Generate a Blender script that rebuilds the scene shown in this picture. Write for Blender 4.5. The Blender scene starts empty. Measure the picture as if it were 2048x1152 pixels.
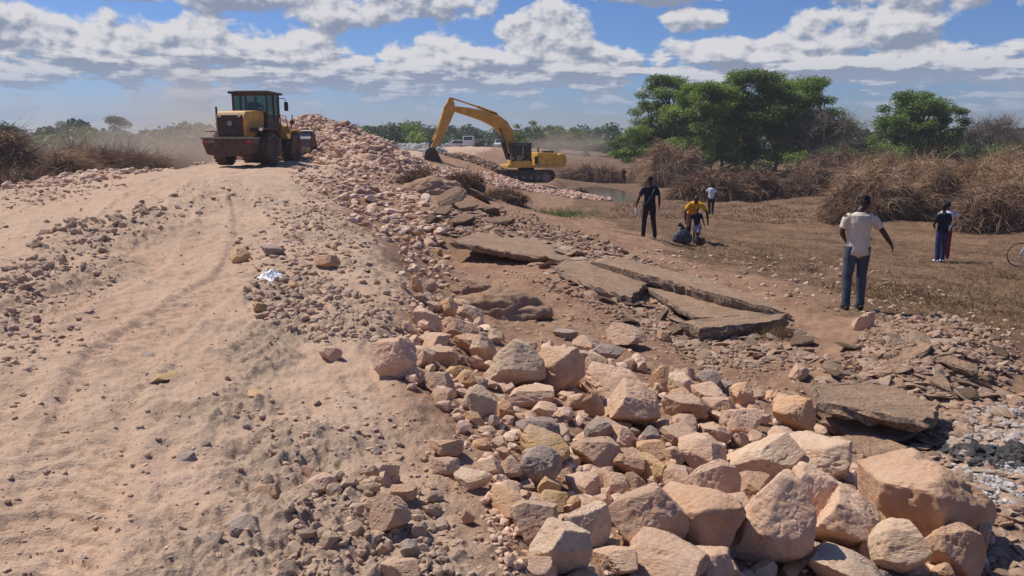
import bpy, bmesh, math, random
import numpy as np
from mathutils import Vector, Matrix
PI = math.pi
R = math.radians
random.seed(7)
rng = np.random.default_rng(11)
sc = bpy.context.scene
col = sc.collection

# ---------------------------------------------------------------- camera
CZ = 1.65
F = 1593.0                      # focal length in photo pixels (28 mm lens)
PITCH = R(10.35)
cam_d = bpy.data.cameras.new("camera")
cam = bpy.data.objects.new("camera", cam_d); col.objects.link(cam)
cam_d.sensor_width = 36; cam_d.lens = 36 * F / 2048
cam_d.clip_start = 0.1; cam_d.clip_end = 30000
cam.location = (0, 0, CZ); cam.rotation_euler = (PI / 2 - PITCH, 0, 0)
sc.camera = cam
CP, SP = math.cos(PITCH), math.sin(PITCH)

def ray(px, py):
    u = (np.asarray(px, float) - 1024) / F; v = (576 - np.asarray(py, float)) / F
    return u, CP + v * SP, -SP + v * CP
def P(px, py, zr):              # point on the ray through (px,py) at height zr relative to the camera
    x, y, z = ray(px, py); t = zr / z
    return float(x * t), float(y * t), CZ + zr
def PD(px, py, d):              # the same at forward distance d
    x, y, z = ray(px, py); t = d / y
    return float(x * t), float(d), float(CZ + z * t)

# ---------------------------------------------------------------- world, sun, exposure
SUN_EL, SUN_AZ = R(55), R(-57)  # azimuth clockwise from +Y: the sun stands to the left, a little ahead
sdir = Vector((math.sin(SUN_AZ) * math.cos(SUN_EL), math.cos(SUN_AZ) * math.cos(SUN_EL), math.sin(SUN_EL)))
sun_d = bpy.data.lights.new("sun", 'SUN'); sun_d.energy = 4.6; sun_d.angle = R(0.6); sun_d.color = (1.0, 0.93, 0.84)
sun = bpy.data.objects.new("sun", sun_d); col.objects.link(sun)
sun.rotation_euler = (-sdir).to_track_quat('-Z', 'Y').to_euler()
sc.view_settings.view_transform = 'Standard'; sc.view_settings.look = 'None'
sc.view_settings.exposure = 0.0; sc.view_settings.gamma = 1.0; sc.view_settings.use_curve_mapping = False
sc.cycles.max_bounces = 6; sc.cycles.transparent_max_bounces = 8; sc.cycles.volume_bounces = 1
sc.cycles.volume_step_rate = 1.0

class NT:
    """tiny node-tree helper"""
    def __init__(s, tree): s.t = tree; s.n = tree.nodes; s.l = tree.links
    def link(s, a, b): s.l.new(a, b)
    def setin(s, sock, v):
        if hasattr(v, 'is_output') or isinstance(v, bpy.types.NodeSocket): s.l.new(v, sock)
        elif v is not None:
            if hasattr(sock.default_value, '__len__') and not hasattr(v, '__len__'): v = (v,) * len(sock.default_value)
            if hasattr(v, '__len__') and len(v) == 3 and len(sock.default_value) == 4: v = (*v, 1)
            sock.default_value = v
    def node(s, typ, ins=None, **props):
        n = s.n.new(typ)
        for k, v in props.items(): setattr(n, k, v)
        for k, v in (ins or {}).items(): s.setin(n.inputs[k], v)
        return n
    def math(s, op, a, b=None, c=None, clamp=False):
        n = s.node('ShaderNodeMath', operation=op, use_clamp=clamp); s.setin(n.inputs[0], a)
        if b is not None: s.setin(n.inputs[1], b)
        if c is not None: s.setin(n.inputs[2], c)
        return n.outputs[0]
    def vmath(s, op, a, b=None):
        n = s.node('ShaderNodeVectorMath', operation=op); s.setin(n.inputs[0], a)
        if b is not None: s.setin(n.inputs[1], b)
        return n.outputs['Value'] if op in ('LENGTH', 'DOT_PRODUCT', 'DISTANCE') else n.outputs[0]
    def noise(s, vec, scale, detail=4, rough=0.55, dist=0.0, dims='3D'):
        n = s.node('ShaderNodeTexNoise', {'Scale': scale, 'Detail': detail, 'Roughness': rough, 'Distortion': dist}, noise_dimensions=dims)
        if vec is not None: s.l.new(vec, n.inputs['Vector'])
        return n.outputs[0]
    def ramp(s, fac, lo, hi, a=0.0, b=1.0, smooth=True):
        n = s.node('ShaderNodeMapRange', {'Value': fac, 'From Min': lo, 'From Max': hi, 'To Min': a, 'To Max': b})
        n.interpolation_type = 'SMOOTHSTEP' if smooth else 'LINEAR'
        return n.outputs[0]
    def mix(s, fac, a, b, blend='MIX'):
        n = s.node('ShaderNodeMix', data_type='RGBA', blend_type=blend)
        s.setin(n.inputs[0], fac); s.setin(n.inputs[6], a); s.setin(n.inputs[7], b)
        return n.outputs[2]

world = bpy.data.worlds.new("World"); sc.world = world; world.use_nodes = True
def build_world():
    w = NT(world.node_tree); w.n.clear()
    out = w.node('ShaderNodeOutputWorld')
    sky = w.node('ShaderNodeTexSky', sky_type='NISHITA', sun_disc=False, sun_elevation=SUN_EL, sun_rotation=SUN_AZ,
                 altitude=200, air_density=1.0, dust_density=0.6, ozone_density=2.6)
    # cloud density lives in a group so it can be sampled twice (here, and a step towards the sun)
    g = bpy.data.node_groups.new("cloud_density", 'ShaderNodeTree')
    g.interface.new_socket("AE", in_out='INPUT', socket_type='NodeSocketVector')
    g.interface.new_socket("D", in_out='OUTPUT', socket_type='NodeSocketFloat')
    q = NT(g); gi = q.node('NodeGroupInput'); go = q.node('NodeGroupOutput'); ae = gi.outputs[0]
    # azimuth/elevation in tenths-of-photo units: x = (px-1024)/100, y = (285-py)/100
    blobs = [(1085, 98, 105, 92), (870, 132, 125, 52), (975, 140, 120, 45), (1215, 132, 75, 45), (1140, 118, 80, 66), (1100, 60, 60, 44),
             (60, 115, 150, 62), (235, 118, 150, 58), (420, 110, 140, 62), (560, 128, 165, 58), (700, 155, 80, 34), (40, 28, 85, 42),
             (470, 22, 230, 34), (700, 45, 140, 36), (850, 18, 190, 40), (1330, 4, 170, 30), (1830, 18, 270, 44), (1990, 30, 130, 42),
             (1700, 95, 150, 56), (1490, 120, 190, 36), (1800, 140, 160, 30), (1960, 152, 130, 36), (1385, 60, 70, 24), (1600, 75, 62, 34), (1670, 150, 330, 28)]
    acc = None
    for (bx, by, rx, ry) in blobs:
        d = q.vmath('MULTIPLY', q.vmath('SUBTRACT', ae, ((bx - 1024) / 100, (285 - by) / 100, 0)), (100 / rx, 100 / ry, 0))
        L = q.vmath('DOT_PRODUCT', d, d)
        acc = L if acc is None else q.node('ShaderNodeMath', {0: acc, 1: L, 2: 0.5}, operation='SMOOTH_MIN').outputs[0]
    env = q.math('MULTIPLY', q.math('SUBTRACT', 1.0, acc), 0.70)
    env = q.math('MAXIMUM', env, -0.42)
    sep = q.node('ShaderNodeSeparateXYZ', {0: ae})
    y = sep.outputs[1]
    n1 = q.noise(q.vmath('MULTIPLY', ae, (1.0, 1.45, 1)), 1.15, 6, 0.55)
    low = q.noise(q.vmath('MULTIPLY', ae, (0.55, 3.2, 1)), 1.25, 6, 0.6)
    # thin layer of distant flat clouds near the horizon
    band = q.math('MULTIPLY', q.ramp(y, 1.9, 1.1), 0.46)
    dens = q.math('ADD', q.math('ADD', env, band), q.math('MULTIPLY', q.math('SUBTRACT', n1, 0.5), 2.5))
    dens = q.math('ADD', dens, q.math('MULTIPLY', q.math('MULTIPLY', q.math('SUBTRACT', low, 0.5), 3.2), q.ramp(y, 2.0, 1.2)))
    q.link(dens, go.inputs[0])
    tc = w.node('ShaderNodeTexCoord'); s3 = w.node('ShaderNodeSeparateXYZ', {0: tc.outputs['Generated']})
    az = w.math('ARCTAN2', s3.outputs[0], s3.outputs[1])
    hr = w.math('SQRT', w.math('ADD', w.math('MULTIPLY', s3.outputs[0], s3.outputs[0]), w.math('MULTIPLY', s3.outputs[1], s3.outputs[1])))
    el = w.math('ARCTAN2', s3.outputs[2], hr)
    X = w.math('MULTIPLY', az, 16.6); Y = w.math('MULTIPLY', el, 16.0)
    AE = w.node('ShaderNodeCombineXYZ', {0: X, 1: Y, 2: 0.0}).outputs[0]
    d1 = w.node('ShaderNodeGroup', node_tree=g); w.link(AE, d1.inputs[0])
    d2 = w.node('ShaderNodeGroup', node_tree=g); w.link(w.vmath('ADD', AE, (-0.09, 0.13, 0)), d2.inputs[0])
    D, D2 = d1.outputs[0], d2.outputs[0]
    up = w.ramp(Y, -0.05, 0.1)
    mask = w.math('MULTIPLY', w.ramp(D, 0.02, 0.36), up)
    mask = w.math('MULTIPLY', mask, w.ramp(Y, 0.1, 1.4, 0.72, 0.97))
    shade = w.math('ADD', w.math('MULTIPLY', w.math('SUBTRACT', D, D2), 1.9), w.ramp(D, 0.1, 1.1, 0.60, 0.36))
    shade = w.ramp(shade, 0.0, 1.0)
    warm = w.mix(shade, (3.0, 3.5, 4.7), (8.2, 8.1, 8.4))
    far = w.mix(w.ramp(Y, 1.7, 0.3), warm, (3.5, 4.4, 6.1))
    skyc = w.mix(1.0, sky.outputs[0], w.mix(w.ramp(Y, 0.2, 1.8), (0.60, 0.68, 0.98), (0.56, 0.74, 1.14)), 'MULTIPLY')
    res = w.mix(mask, skyc, far)
    bg = w.node('ShaderNodeBackground', {'Color': res, 'Strength': 0.085})
    w.link(bg.outputs[0], out.inputs[0])
build_world()

# ---------------------------------------------------------------- noise (numpy)
def _h(ix, iy, s):
    h = (ix.astype(np.int64) * 374761393 + iy.astype(np.int64) * 668265263 + s * 974634777) & 0xffffffff
    h = ((h ^ (h >> 13)) * 1274126177) & 0xffffffff
    h = (h ^ (h >> 16)) & 0xffffffff
    return h
def noise2(x, y, s=0):
    x = np.asarray(x, float); y = np.asarray(y, float)
    ix = np.floor(x); iy = np.floor(y); fx = x - ix; fy = y - iy
    ux = fx * fx * fx * (fx * (fx * 6 - 15) + 10); uy = fy * fy * fy * (fy * (fy * 6 - 15) + 10)
    def g(i, j):
        a = _h(ix + i, iy + j, s) * (2 * PI / 4294967296.0)
        return np.cos(a) * (fx - i) + np.sin(a) * (fy - j)
    a = g(0, 0); b = g(1, 0); c = g(0, 1); d = g(1, 1)
    a = a + (b - a) * ux; c = c + (d - c) * ux
    return (a + (c - a) * uy) * 1.5
def fbm2(x, y, o=4, s=0, g=0.5):
    r = 0; a = 1.0
    for i in range(o):
        r = r + a * noise2(x * 2 ** i + 13.7 * i, y * 2 ** i - 7.1 * i, s + i); a *= g
    return r
def fbm3(p, o=3, s=0, g=0.5):   # cheap: three 2-D slices
    x, y, z = p[:, 0], p[:, 1], p[:, 2]
    return (fbm2(x + .37 * z, y - .61 * z, o, s, g) + fbm2(y + 5.1 + .37 * x, z - .61 * x, o, s + 31, g) + fbm2(z + 9.7 + .37 * y, x - .61 * y, o, s + 67, g)) / 1.7
def sstep(x, a, b):
    t = np.clip((x - a) / (b - a), 0, 1); return t * t * (3 - 2 * t)

# ---------------------------------------------------------------- tags, mesh helpers
def tag(o, label=None, cat=None, group=None, kind=None):
    if label: o['label'] = label
    if cat: o['category'] = cat
    if group: o['group'] = group
    if kind: o['kind'] = kind
    return o
def empty(name, loc, rz=0.0):
    o = bpy.data.objects.new(name, None); col.objects.link(o); o.location = loc; o.rotation_euler = (0, 0, rz)
    o.empty_display_size = 0.2
    return o
def mesh_np(name, V, Fc, mats, parent=None, smooth=True, attrs=None, loc=None):
    """V (n,3); Fc either (m,k) array or list of arrays of the same k"""
    me = bpy.data.meshes.new(name)
    V = np.asarray(V, np.float32); Fc = np.asarray(Fc, np.int32)
    me.vertices.add(len(V)); me.vertices.foreach_set('co', V.ravel())
    k = Fc.shape[1]
    me.loops.add(Fc.size); me.loops.foreach_set('vertex_index', Fc.ravel())
    me.polygons.add(len(Fc)); me.polygons.foreach_set('loop_start', np.arange(0, Fc.size, k, dtype=np.int32))
    me.polygons.foreach_set('use_smooth', np.full(len(Fc), smooth, dtype=bool))
    for an, arr in (attrs or {}).items():
        at = me.attributes.new(an, 'FLOAT', 'POINT'); at.data.foreach_set('value', np.asarray(arr, np.float32))
    me.update(calc_edges=True); me.validate()
    for m in (mats if isinstance(mats, (list, tuple)) else [mats]): me.materials.append(m)
    o = bpy.data.objects.new(name, me); col.objects.link(o)
    if parent: o.parent = parent
    if loc is not None: o.location = loc
    return o

class MB:
    """collects boxes, cylinders, prisms and tubes into one mesh"""
    def __init__(s): s.v = []; s.f = []
    def add(s, vs, fs):
        k = len(s.v); s.v += [tuple(v) for v in vs]; s.f += [tuple(i + k for i in f) for f in fs]; return s
    def box(s, c, d, rot=None, taper=1.0):
        x, y, z = (a / 2 for a in d); vs = []
        for sz in (-1, 1):
            t = taper if sz > 0 else 1.0
            for sx, sy in ((-1, -1), (1, -1), (1, 1), (-1, 1)):
                v = Vector((sx * x * t, sy * y * t, sz * z))
                if rot: v = rot @ v
                vs.append(v + Vector(c))
        return s.add(vs, [(3, 2, 1, 0), (4, 5, 6, 7), (0, 1, 5, 4), (1, 2, 6, 5), (2, 3, 7, 6), (3, 0, 4, 7)])
    def prism(s, poly, a0, a1, axis='y'):
        """poly in the plane (x,z) extruded along y, or (y,z) along x, or (x,y) along z"""
        n = len(poly); vs = []
        for a in (a0, a1):
            for p, q in poly:
                vs.append({'y': (p, a, q), 'x': (a, p, q), 'z': (p, q, a)}[axis])
        fs = [tuple(range(n - 1, -1, -1)), tuple(range(n, 2 * n))] + [(i, (i + 1) % n, n + (i + 1) % n, n + i) for i in range(n)]
        return s.add(vs, fs)
    def cyl(s, p0, p1, r0, r1=None, n=16):
        r1 = r0 if r1 is None else r1
        return s.tube([p0, p1], [r0, r1], n)
    def tube(s, pts, rad, n=12):
        pts = [Vector(p) for p in pts]; m = len(pts); vs = []; up = None
        for i, p in enumerate(pts):
            d = (pts[min(i + 1, m - 1)] - pts[max(i - 1, 0)]).normalized()
            if up is None: up = Vector((0, 0, 1)) if abs(d.z) < .9 else Vector((1, 0, 0))
            a = d.cross(up).normalized(); b = d.cross(a).normalized(); up = a.cross(d) if False else up
            if abs(d.dot(up)) > .95: up = Vector((1, 0, 0)) if abs(d.x) < .9 else Vector((0, 1, 0)); a = d.cross(up).normalized(); b = d.cross(a).normalized()
            r = rad[i] if hasattr(rad, '__len__') else rad
            for k in range(n):
                t = 2 * PI * k / n; vs.append(p + a * (r * math.cos(t)) + b * (r * math.sin(t)))
        fs = [tuple(range(n - 1, -1, -1)), tuple((m - 1) * n + k for k in range(n))]
        for i in range(m - 1):
            for k in range(n):
                fs.append((i * n + k, i * n + (k + 1) % n, (i + 1) * n + (k + 1) % n, (i + 1) * n + k))
        return s.add(vs, fs)
    def lathe(s, prof, c, axis='x', n=32):
        """prof: list of (r, a); closed ring profile"""
        m = len(prof); vs = []
        for k in range(n):
            t = 2 * PI * k / n; ct, st = math.cos(t), math.sin(t)
            for r, a in prof:
                v = {'x': (a, r * ct, r * st), 'y': (r * ct, a, r * st), 'z': (r * ct, r * st, a)}[axis]
                vs.append(Vector(v) + Vector(c))
        fs = [(k * m + i, k * m + (i + 1) % m, ((k + 1) % n) * m + (i + 1) % m, ((k + 1) % n) * m + i) for k in range(n) for i in range(m)]
        return s.add(vs, fs)
    def build(s, name, mat, parent=None, bevel=0.0, smooth=False, loc=None):
        me = bpy.data.meshes.new(name); me.from_pydata(s.v, [], s.f)
        bm = bmesh.new(); bm.from_mesh(me); bmesh.ops.recalc_face_normals(bm, faces=bm.faces); bm.to_mesh(me); bm.free()
        me.materials.append(mat)
        o = bpy.data.objects.new(name, me); col.objects.link(o)
        if smooth:
            for p in me.polygons: p.use_smooth = True
            me.set_sharp_from_angle(angle=R(42))
        if bevel:
            b = o.modifiers.new("bevel", 'BEVEL'); b.width = bevel; b.segments = 2; b.limit_method = 'ANGLE'; b.angle_limit = R(40)
        if parent: o.parent = parent
        if loc is not None: o.location = loc
        return o
def copy_tree(o, parent=None):
    c = o.copy(); col.objects.link(c); c.parent = parent
    for ch in [x for x in o.children]: copy_tree(ch, c)
    return c
# ---------------------------------------------------------------- materials
MATS = {}
def new_mat(name):
    m = bpy.data.materials.new(name); m.use_nodes = True; t = NT(m.node_tree); t.n.clear()
    out = t.node('ShaderNodeOutputMaterial'); b = t.node('ShaderNodeBsdfPrincipled'); t.link(b.outputs[0], out.inputs[0])
    MATS[name] = m
    return m, t, b, out
def simple(name, c, rough=0.6, metal=0.0, var=0.25, scale=6.0, dust=0.0, bump=0.0, spec=0.4):
    """paint / cloth / metal with uneven tone, plus a dusty film"""
    m, t, b, out = new_mat(name)
    tc = t.node('ShaderNodeTexCoord').outputs['Object']
    n = t.noise(tc, scale, 5, 0.6)
    c0 = tuple(v * (1 - var) for v in c); c1 = tuple(min(1, v * (1 + var)) for v in c)
    cc = t.mix(t.ramp(n, .3, .7), c0, c1)
    if dust:
        n2 = t.noise(tc, scale * .6, 6, 0.7)
        cc = t.mix(t.math('MULTIPLY', t.ramp(n2, .35, .75), dust), cc, (.33, .23, .155))
    t.setin(b.inputs['Base Color'], cc); b.inputs['Roughness'].default_value = rough; b.inputs['Metallic'].default_value = metal
    b.inputs['Specular IOR Level'].default_value = spec
    if bump:
        bp = t.node('ShaderNodeBump', {'Height': n, 'Strength': bump, 'Distance': 0.02}); t.link(bp.outputs[0], b.inputs['Normal'])
    return m

def rock_mat(name, c, c2, stain=(.52, .30, .16), dust=.35):
    m, t, b, out = new_mat(name)
    tc = t.node('ShaderNodeTexCoord').outputs['Object']; oi = t.node('ShaderNodeObjectInfo')
    off = t.node('ShaderNodeCombineXYZ', {0: t.math('MULTIPLY', oi.outputs['Random'], 57.0), 1: t.math('MULTIPLY', oi.outputs['Random'], 31.0)}).outputs[0]
    v = t.vmath('ADD', tc, off)
    n1 = t.noise(v, 1.3, 5, .6, .4); n2 = t.noise(v, 7, 6, .65); n3 = t.noise(v, 3.0, 5, .65, 1.2); n4 = t.noise(v, 45, 4, .7); n5 = t.noise(t.vmath('MULTIPLY', v, (1.2, 2.0, 9.0)), 2.2, 5, .65, .5)
    cc = t.mix(t.ramp(n1, .32, .68), c, c2)
    cc = t.mix(t.math('MULTIPLY', t.ramp(n3, .56, .72), .55), cc, stain)
    cc = t.mix(t.math('MULTIPLY', t.ramp(n2, .58, .75), .35), cc, (.74, .58, .44))
    cc = t.mix(t.math('MULTIPLY', t.ramp(n2, .42, .26), .22), cc, (.34, .20, .14))
    cc = t.mix(t.math('MULTIPLY', t.ramp(n5, .56, .70), .40), cc, (.40, .245, .165))
    cc = t.mix(t.math('MULTIPLY', t.ramp(n4, .62, .72), .5), cc, (.28, .17, .12))
    br = t.math('ADD', t.math('MULTIPLY', oi.outputs['Random'], .32), .84)
    br = t.math('MULTIPLY', br, t.ramp(n4, .3, .7, .88, 1.1))
    cc = t.mix(1.0, cc, t.node('ShaderNodeCombineColor', {0: br, 1: br, 2: br}).outputs[0], 'MULTIPLY')
    # pale dust settled on the upward faces
    geo = t.node('ShaderNodeNewGeometry'); nz = t.node('ShaderNodeSeparateXYZ', {0: geo.outputs['Normal']}).outputs[2]
    du = t.math('MULTIPLY', t.math('MULTIPLY', t.ramp(nz, .55, 1.0), t.ramp(n2, .38, .62)), dust)
    cc = t.mix(du, cc, (.66, .47, .32))
    t.setin(b.inputs['Base Color'], cc); b.inputs['Roughness'].default_value = .88; b.inputs['Specular IOR Level'].default_value = .25
    h = t.math('ADD', t.math('ADD', t.math('MULTIPLY', n2, .8), t.math('MULTIPLY', n4, .30)), t.math('MULTIPLY', n5, .7))
    bp = t.node('ShaderNodeBump', {'Height': h, 'Strength': .55, 'Distance': 0.07}); t.link(bp.outputs[0], b.inputs['Normal'])
    return m
M_PINK = rock_mat('pinkish stone', (.68, .425, .27), (.76, .525, .36))
M_PALE = rock_mat('pale cream stone', (.80, .60, .41), (.72, .49, .32), (.64, .38, .20))
M_ORANGE = rock_mat('orange stone', (.72, .40, .19), (.68, .44, .27), (.62, .31, .10))
M_GREY = rock_mat('grey stone', (.36, .28, .23), (.46, .36, .29), (.46, .30, .20))
M_YELLOW = rock_mat('yellow stone', (.70, .44, .18), (.70, .48, .28), (.64, .34, .10))
M_BROWN = rock_mat('brown weathered stone', (.56, .325, .19), (.66, .42, .27), (.46, .28, .10))

def stuff_rock_mat(name, cols, clump=0.0):
    """stones in one mesh: each stone carries its own tone in the attribute 'tone'"""
    m, t, b, out = new_mat(name)
    tc = t.node('ShaderNodeTexCoord').outputs['Object']
    a = t.node('ShaderNodeAttribute', attribute_name='tone').outputs['Fac']
    cr = t.node('ShaderNodeValToRGB', {0: a}); el = cr.color_ramp.elements
    for i, c in enumerate(cols):
        e = el[i] if i < 2 else el.new(1.0)
        e.position = i / (len(cols) - 1); e.color = (*c, 1)
    n2 = t.noise(tc, 9, 5, .65)
    br = t.ramp(n2, .3, .7, .78, 1.15)
    cc = t.mix(1.0, cr.outputs[0], t.node('ShaderNodeCombineColor', {0: br, 1: br, 2: br}).outputs[0], 'MULTIPLY')
    t.setin(b.inputs['Base Color'], cc); b.inputs['Roughness'].default_value = .9; b.inputs['Specular IOR Level'].default_value = .2
    bp = t.node('ShaderNodeBump', {'Height': n2, 'Strength': .4, 'Distance': 0.05}); t.link(bp.outputs[0], b.inputs['Normal'])
    return m
M_PILE = stuff_rock_mat('quarry stones', [(.42, .28, .21), (.58, .375, .255), (.66, .45, .315), (.72, .51, .37), (.62, .39, .25), (.78, .60, .46)])
M_GRAVEL = stuff_rock_mat('road gravel', [(.42, .30, .21), (.50, .345, .235), (.56, .39, .27), (.58, .38, .25), (.48, .37, .285)])
M_CLOD = stuff_rock_mat('grey clods', [(.38, .27, .185), (.44, .31, .21), (.48, .34, .235), (.42, .30, .21)])
M_SHARD = stuff_rock_mat('asphalt shards', [(.22, .155, .11), (.34, .235, .16), (.40, .28, .19), (.36, .225, .145), (.44, .33, .24)])
M_ASH = stuff_rock_mat('ash flakes', [(.30, .25, .21), (.56, .53, .50), (.42, .37, .33)])
M_CHAR = stuff_rock_mat('charcoal', [(.03, .03, .03), (.10, .09, .085), (.06, .055, .05)])

def slab_mat():
    m, t, b, out = new_mat('dusty asphalt')
    tc = t.node('ShaderNodeTexCoord').outputs['Object']
    n1 = t.noise(tc, 2.2, 6, .65, .3); n2 = t.noise(tc, 26, 4, .7)
    geo = t.node('ShaderNodeNewGeometry'); nz = t.node('ShaderNodeSeparateXYZ', {0: geo.outputs['True Normal']}).outputs[2]
    n0 = t.noise(t.vmath('MULTIPLY', tc, (1, 2.6, 1)), 3.0, 6, .7, .6)
    side = t.mix(t.ramp(n2, .35, .65), (.15, .105, .075), (.36, .27, .20))
    top = t.mix(t.ramp(n1, .38, .62), (.44, .285, .18), (.36, .24, .155))
    top = t.mix(t.math('MULTIPLY', t.ramp(n0, .52, .64), .7), top, (.26, .175, .12))
    top = t.mix(t.math('MULTIPLY', t.ramp(n0, .42, .34), .6), top, (.44, .31, .21))
    top = t.mix(t.math('MULTIPLY', t.ramp(n2, .55, .7), .35), top, (.20, .15, .12))
    cc = t.mix(t.ramp(nz, .45, .75), side, top)
    t.setin(b.inputs['Base Color'], cc); b.inputs['Roughness'].default_value = .93; b.inputs['Specular IOR Level'].default_value = .2
    bp = t.node('ShaderNodeBump', {'Height': t.math('ADD', t.math('ADD', n1, n0), t.math('MULTIPLY', n2, .6)), 'Strength': 1.0, 'Distance': 0.06}); t.link(bp.outputs[0], b.inputs['Normal'])
    return m
M_SLAB = slab_mat()

def ground_mat():
    m, t, b, out = new_mat('earth')
    tc = t.node('ShaderNodeTexCoord').outputs['Object']
    def at(n): return t.node('ShaderNodeAttribute', attribute_name=n).outputs['Fac']
    dust, grey, grass = at('dust'), at('grey'), at('grass')
    nb = t.noise(tc, .35, 5, .6); n1 = t.noise(tc, 1.7, 6, .65, .3); n2 = t.noise(tc, 11, 6, .7); n3 = t.noise(tc, 60, 4, .7)
    earth = t.mix(t.ramp(n1, .34, .66), (.27, .155, .095), (.37, .23, .145))
    earth = t.mix(t.math('MULTIPLY', t.ramp(n2, .56, .72), .5), earth, (.40, .27, .18))
    dustc = t.mix(t.ramp(n1, .3, .7), (.50, .342, .230), (.58, .405, .280))
    dustc = t.mix(t.math('MULTIPLY', t.ramp(nb, .45, .7), .6), dustc, (.56, .36, .235))
    dustc = t.mix(t.math('MULTIPLY', t.ramp(n2, .52, .7), .25), dustc, (.40, .30, .215))
    greyc = t.mix(t.ramp(n2, .35, .65), (.33, .25, .18), (.45, .33, .235))
    gr = t.mix(t.ramp(n1, .36, .64), (.135, .078, .045), (.22, .135, .080))
    gr = t.mix(t.math('MULTIPLY', t.ramp(t.noise(t.vmath('MULTIPLY', tc, (.10, .28, 1)), 1.0, 5, .6), .5, .68), .8), gr, (.27, .165, .098))
    gr = t.mix(t.math('MULTIPLY', t.ramp(n2, .5, .72), .45), gr, (.24, .175, .085))
    cc = t.mix(grass, earth, gr); cc = t.mix(dust, cc, dustc); cc = t.mix(grey, cc, greyc)
    br = t.ramp(n3, .25, .75, .84, 1.14)
    cc = t.mix(1.0, cc, t.node('ShaderNodeCombineColor', {0: br, 1: br, 2: br}).outputs[0], 'MULTIPLY')
    t.setin(b.inputs['Base Color'], cc); b.inputs['Roughness'].default_value = .95; b.inputs['Specular IOR Level'].default_value = .15
    h = t.math('ADD', t.math('ADD', t.math('MULTIPLY', n2, .9), t.math('MULTIPLY', n3, .35)), t.math('MULTIPLY', n1, 1.0))
    bp = t.node('ShaderNodeBump', {'Height': h, 'Strength': .6, 'Distance': 0.06}); t.link(bp.outputs[0], b.inputs['Normal'])
    return m
M_GROUND = ground_mat()

# ---------------------------------------------------------------- terrain
CPX = [  # (photo x, photo y, height relative to the camera)
 (0,1152,-1.65),(500,1152,-1.66),(900,1152,-1.70),(0,900,-1.6),(500,900,-1.65),(800,930,-1.68),(0,700,-1.5),(400,700,-1.55),(690,720,-1.6),
 (0,550,-1.42),(300,550,-1.48),(600,550,-1.5),(740,600,-1.55),(0,450,-1.3),(350,450,-1.32),(600,450,-1.35),(0,390,-1.2),(250,390,-1.2),
 (450,380,-1.2),(600,380,-1.25),(640,352,-1.18),(480,338,-1.1),(300,345,-1.12),(100,355,-1.15),
 (1000,1130,-1.72),(1090,1080,-1.83),(960,940,-1.75),(1060,960,-1.88),(860,830,-1.68),(930,800,-1.80),(780,700,-1.62),(850,700,-1.78),
 (820,620,-1.60),(880,640,-1.90),(800,560,-1.56),(860,560,-1.98),(750,490,-1.48),(820,500,-1.95),(680,420,-1.36),(760,430,-1.75),(680,380,-1.28),(760,400,-1.7),
 (915,512,-2.42),(940,560,-2.3),(1000,640,-2.22),(1100,640,-2.32),(1150,690,-2.3),(1010,530,-2.34),(1120,560,-2.30),
 (900,455,-1.98),(1000,470,-2.05),(1150,490,-2.2),(1250,540,-2.32),(1300,620,-2.5),(1400,640,-2.58),(1450,570,-2.46),(1560,590,-2.5),(1600,640,-2.45),(1500,700,-2.45),
 (1250,760,-2.25),(1400,760,-2.35),(1640,700,-2.42),(1700,760,-2.42),(1700,862,-2.62),(1830,866,-2.56),(1950,900,-2.42),(2040,1050,-2.42),(1900,780,-2.42),
 (1880,690,-2.16),(1960,660,-2.5),(2040,760,-2.5),(2040,600,-2.8),(1705,622,-2.5),(1800,560,-2.8),
 (1000,730,-2.0),(1250,850,-2.18),(1150,950,-1.98),(1100,1090,-1.84),(1400,1000,-2.14),(1700,1000,-2.36),(1850,1100,-2.32),(1500,1120,-2.16),(1300,1150,-1.98),
 (2048,1152,-2.35),(1900,1000,-2.42),(1600,900,-2.34),
 (1297,478,-2.65),(1385,487,-2.9),(1880,527,-3.5),(1420,432,-4.0),(2040,540,-3.45),(1180,385,-4.2),(1500,440,-4.0),(1800,450,-3.9),(2048,460,-3.85),
 (1250,352,-4.2),(1700,400,-4.1),(1600,365,-4.2),(1240,440,-3.35),(1130,420,-3.4),(1080,430,-2.7),(1600,500,-3.3),(1450,520,-2.9),(1700,540,-3.0),
 (930,400,-1.75),(870,425,-1.8),(1000,420,-2.2),(860,365,-1.65),(950,375,-2.1)]
CPW = [  # (world x, world y, height relative to the camera)
 (-12,3,-1.5),(-14,12,-1.35),(-19,20,-2.4),(-22,32,-2.7),(-16.5,32,-1.15),(-24,50,-3),(-17.5,48,-1.05),(-40,60,-3),(-60,100,-3.3),(-30,100,-3.4),(-25,15,-2.4),(-30,0,-2.4),
 (-11,48,-1.0),(-14,75,-1.0),(-5,75,-1.0),(-14,100,-1),(-5,105,-1),(-14,143,-1.0),(-4,143,-1.0),(-8,180,-1.1),(-7.5,45,-1.1),(-7,60,-1.05),
 (1.2,61,-3.0),(5,62,-3.6),(-2,60,-2.0),(-3.5,50,-2.2),(0,45,-3.0),(2,45,-3.6),(3,100,-3.6),(-20,143,-3),(-8,260,-1.5),
 (6,70,-4.2),(20,100,-4.2),(60,110,-4.2),(40,60,-4),(60,60,-4),(30,30,-3.7),(20,10,-2.9),(10,3,-2.6),(4,1,-2.4),(2,0.5,-2.1),(0,0,-1.65),(0,-5,-1.7),(-5,-5,-1.6),(4,-5,-2.5),(12,-8,-3),
 (0,-40,-1.7),(30,-40,-4),(-40,-40,-2.5),(0,300,-4.2),(150,300,-4.2),(-150,300,-4.2),(0,1500,-4.2),(1500,0,-4.2),(-1500,0,-4.2),(0,-1500,-4.2),(100,60,-4.1),(-100,60,-3.6)]
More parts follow.
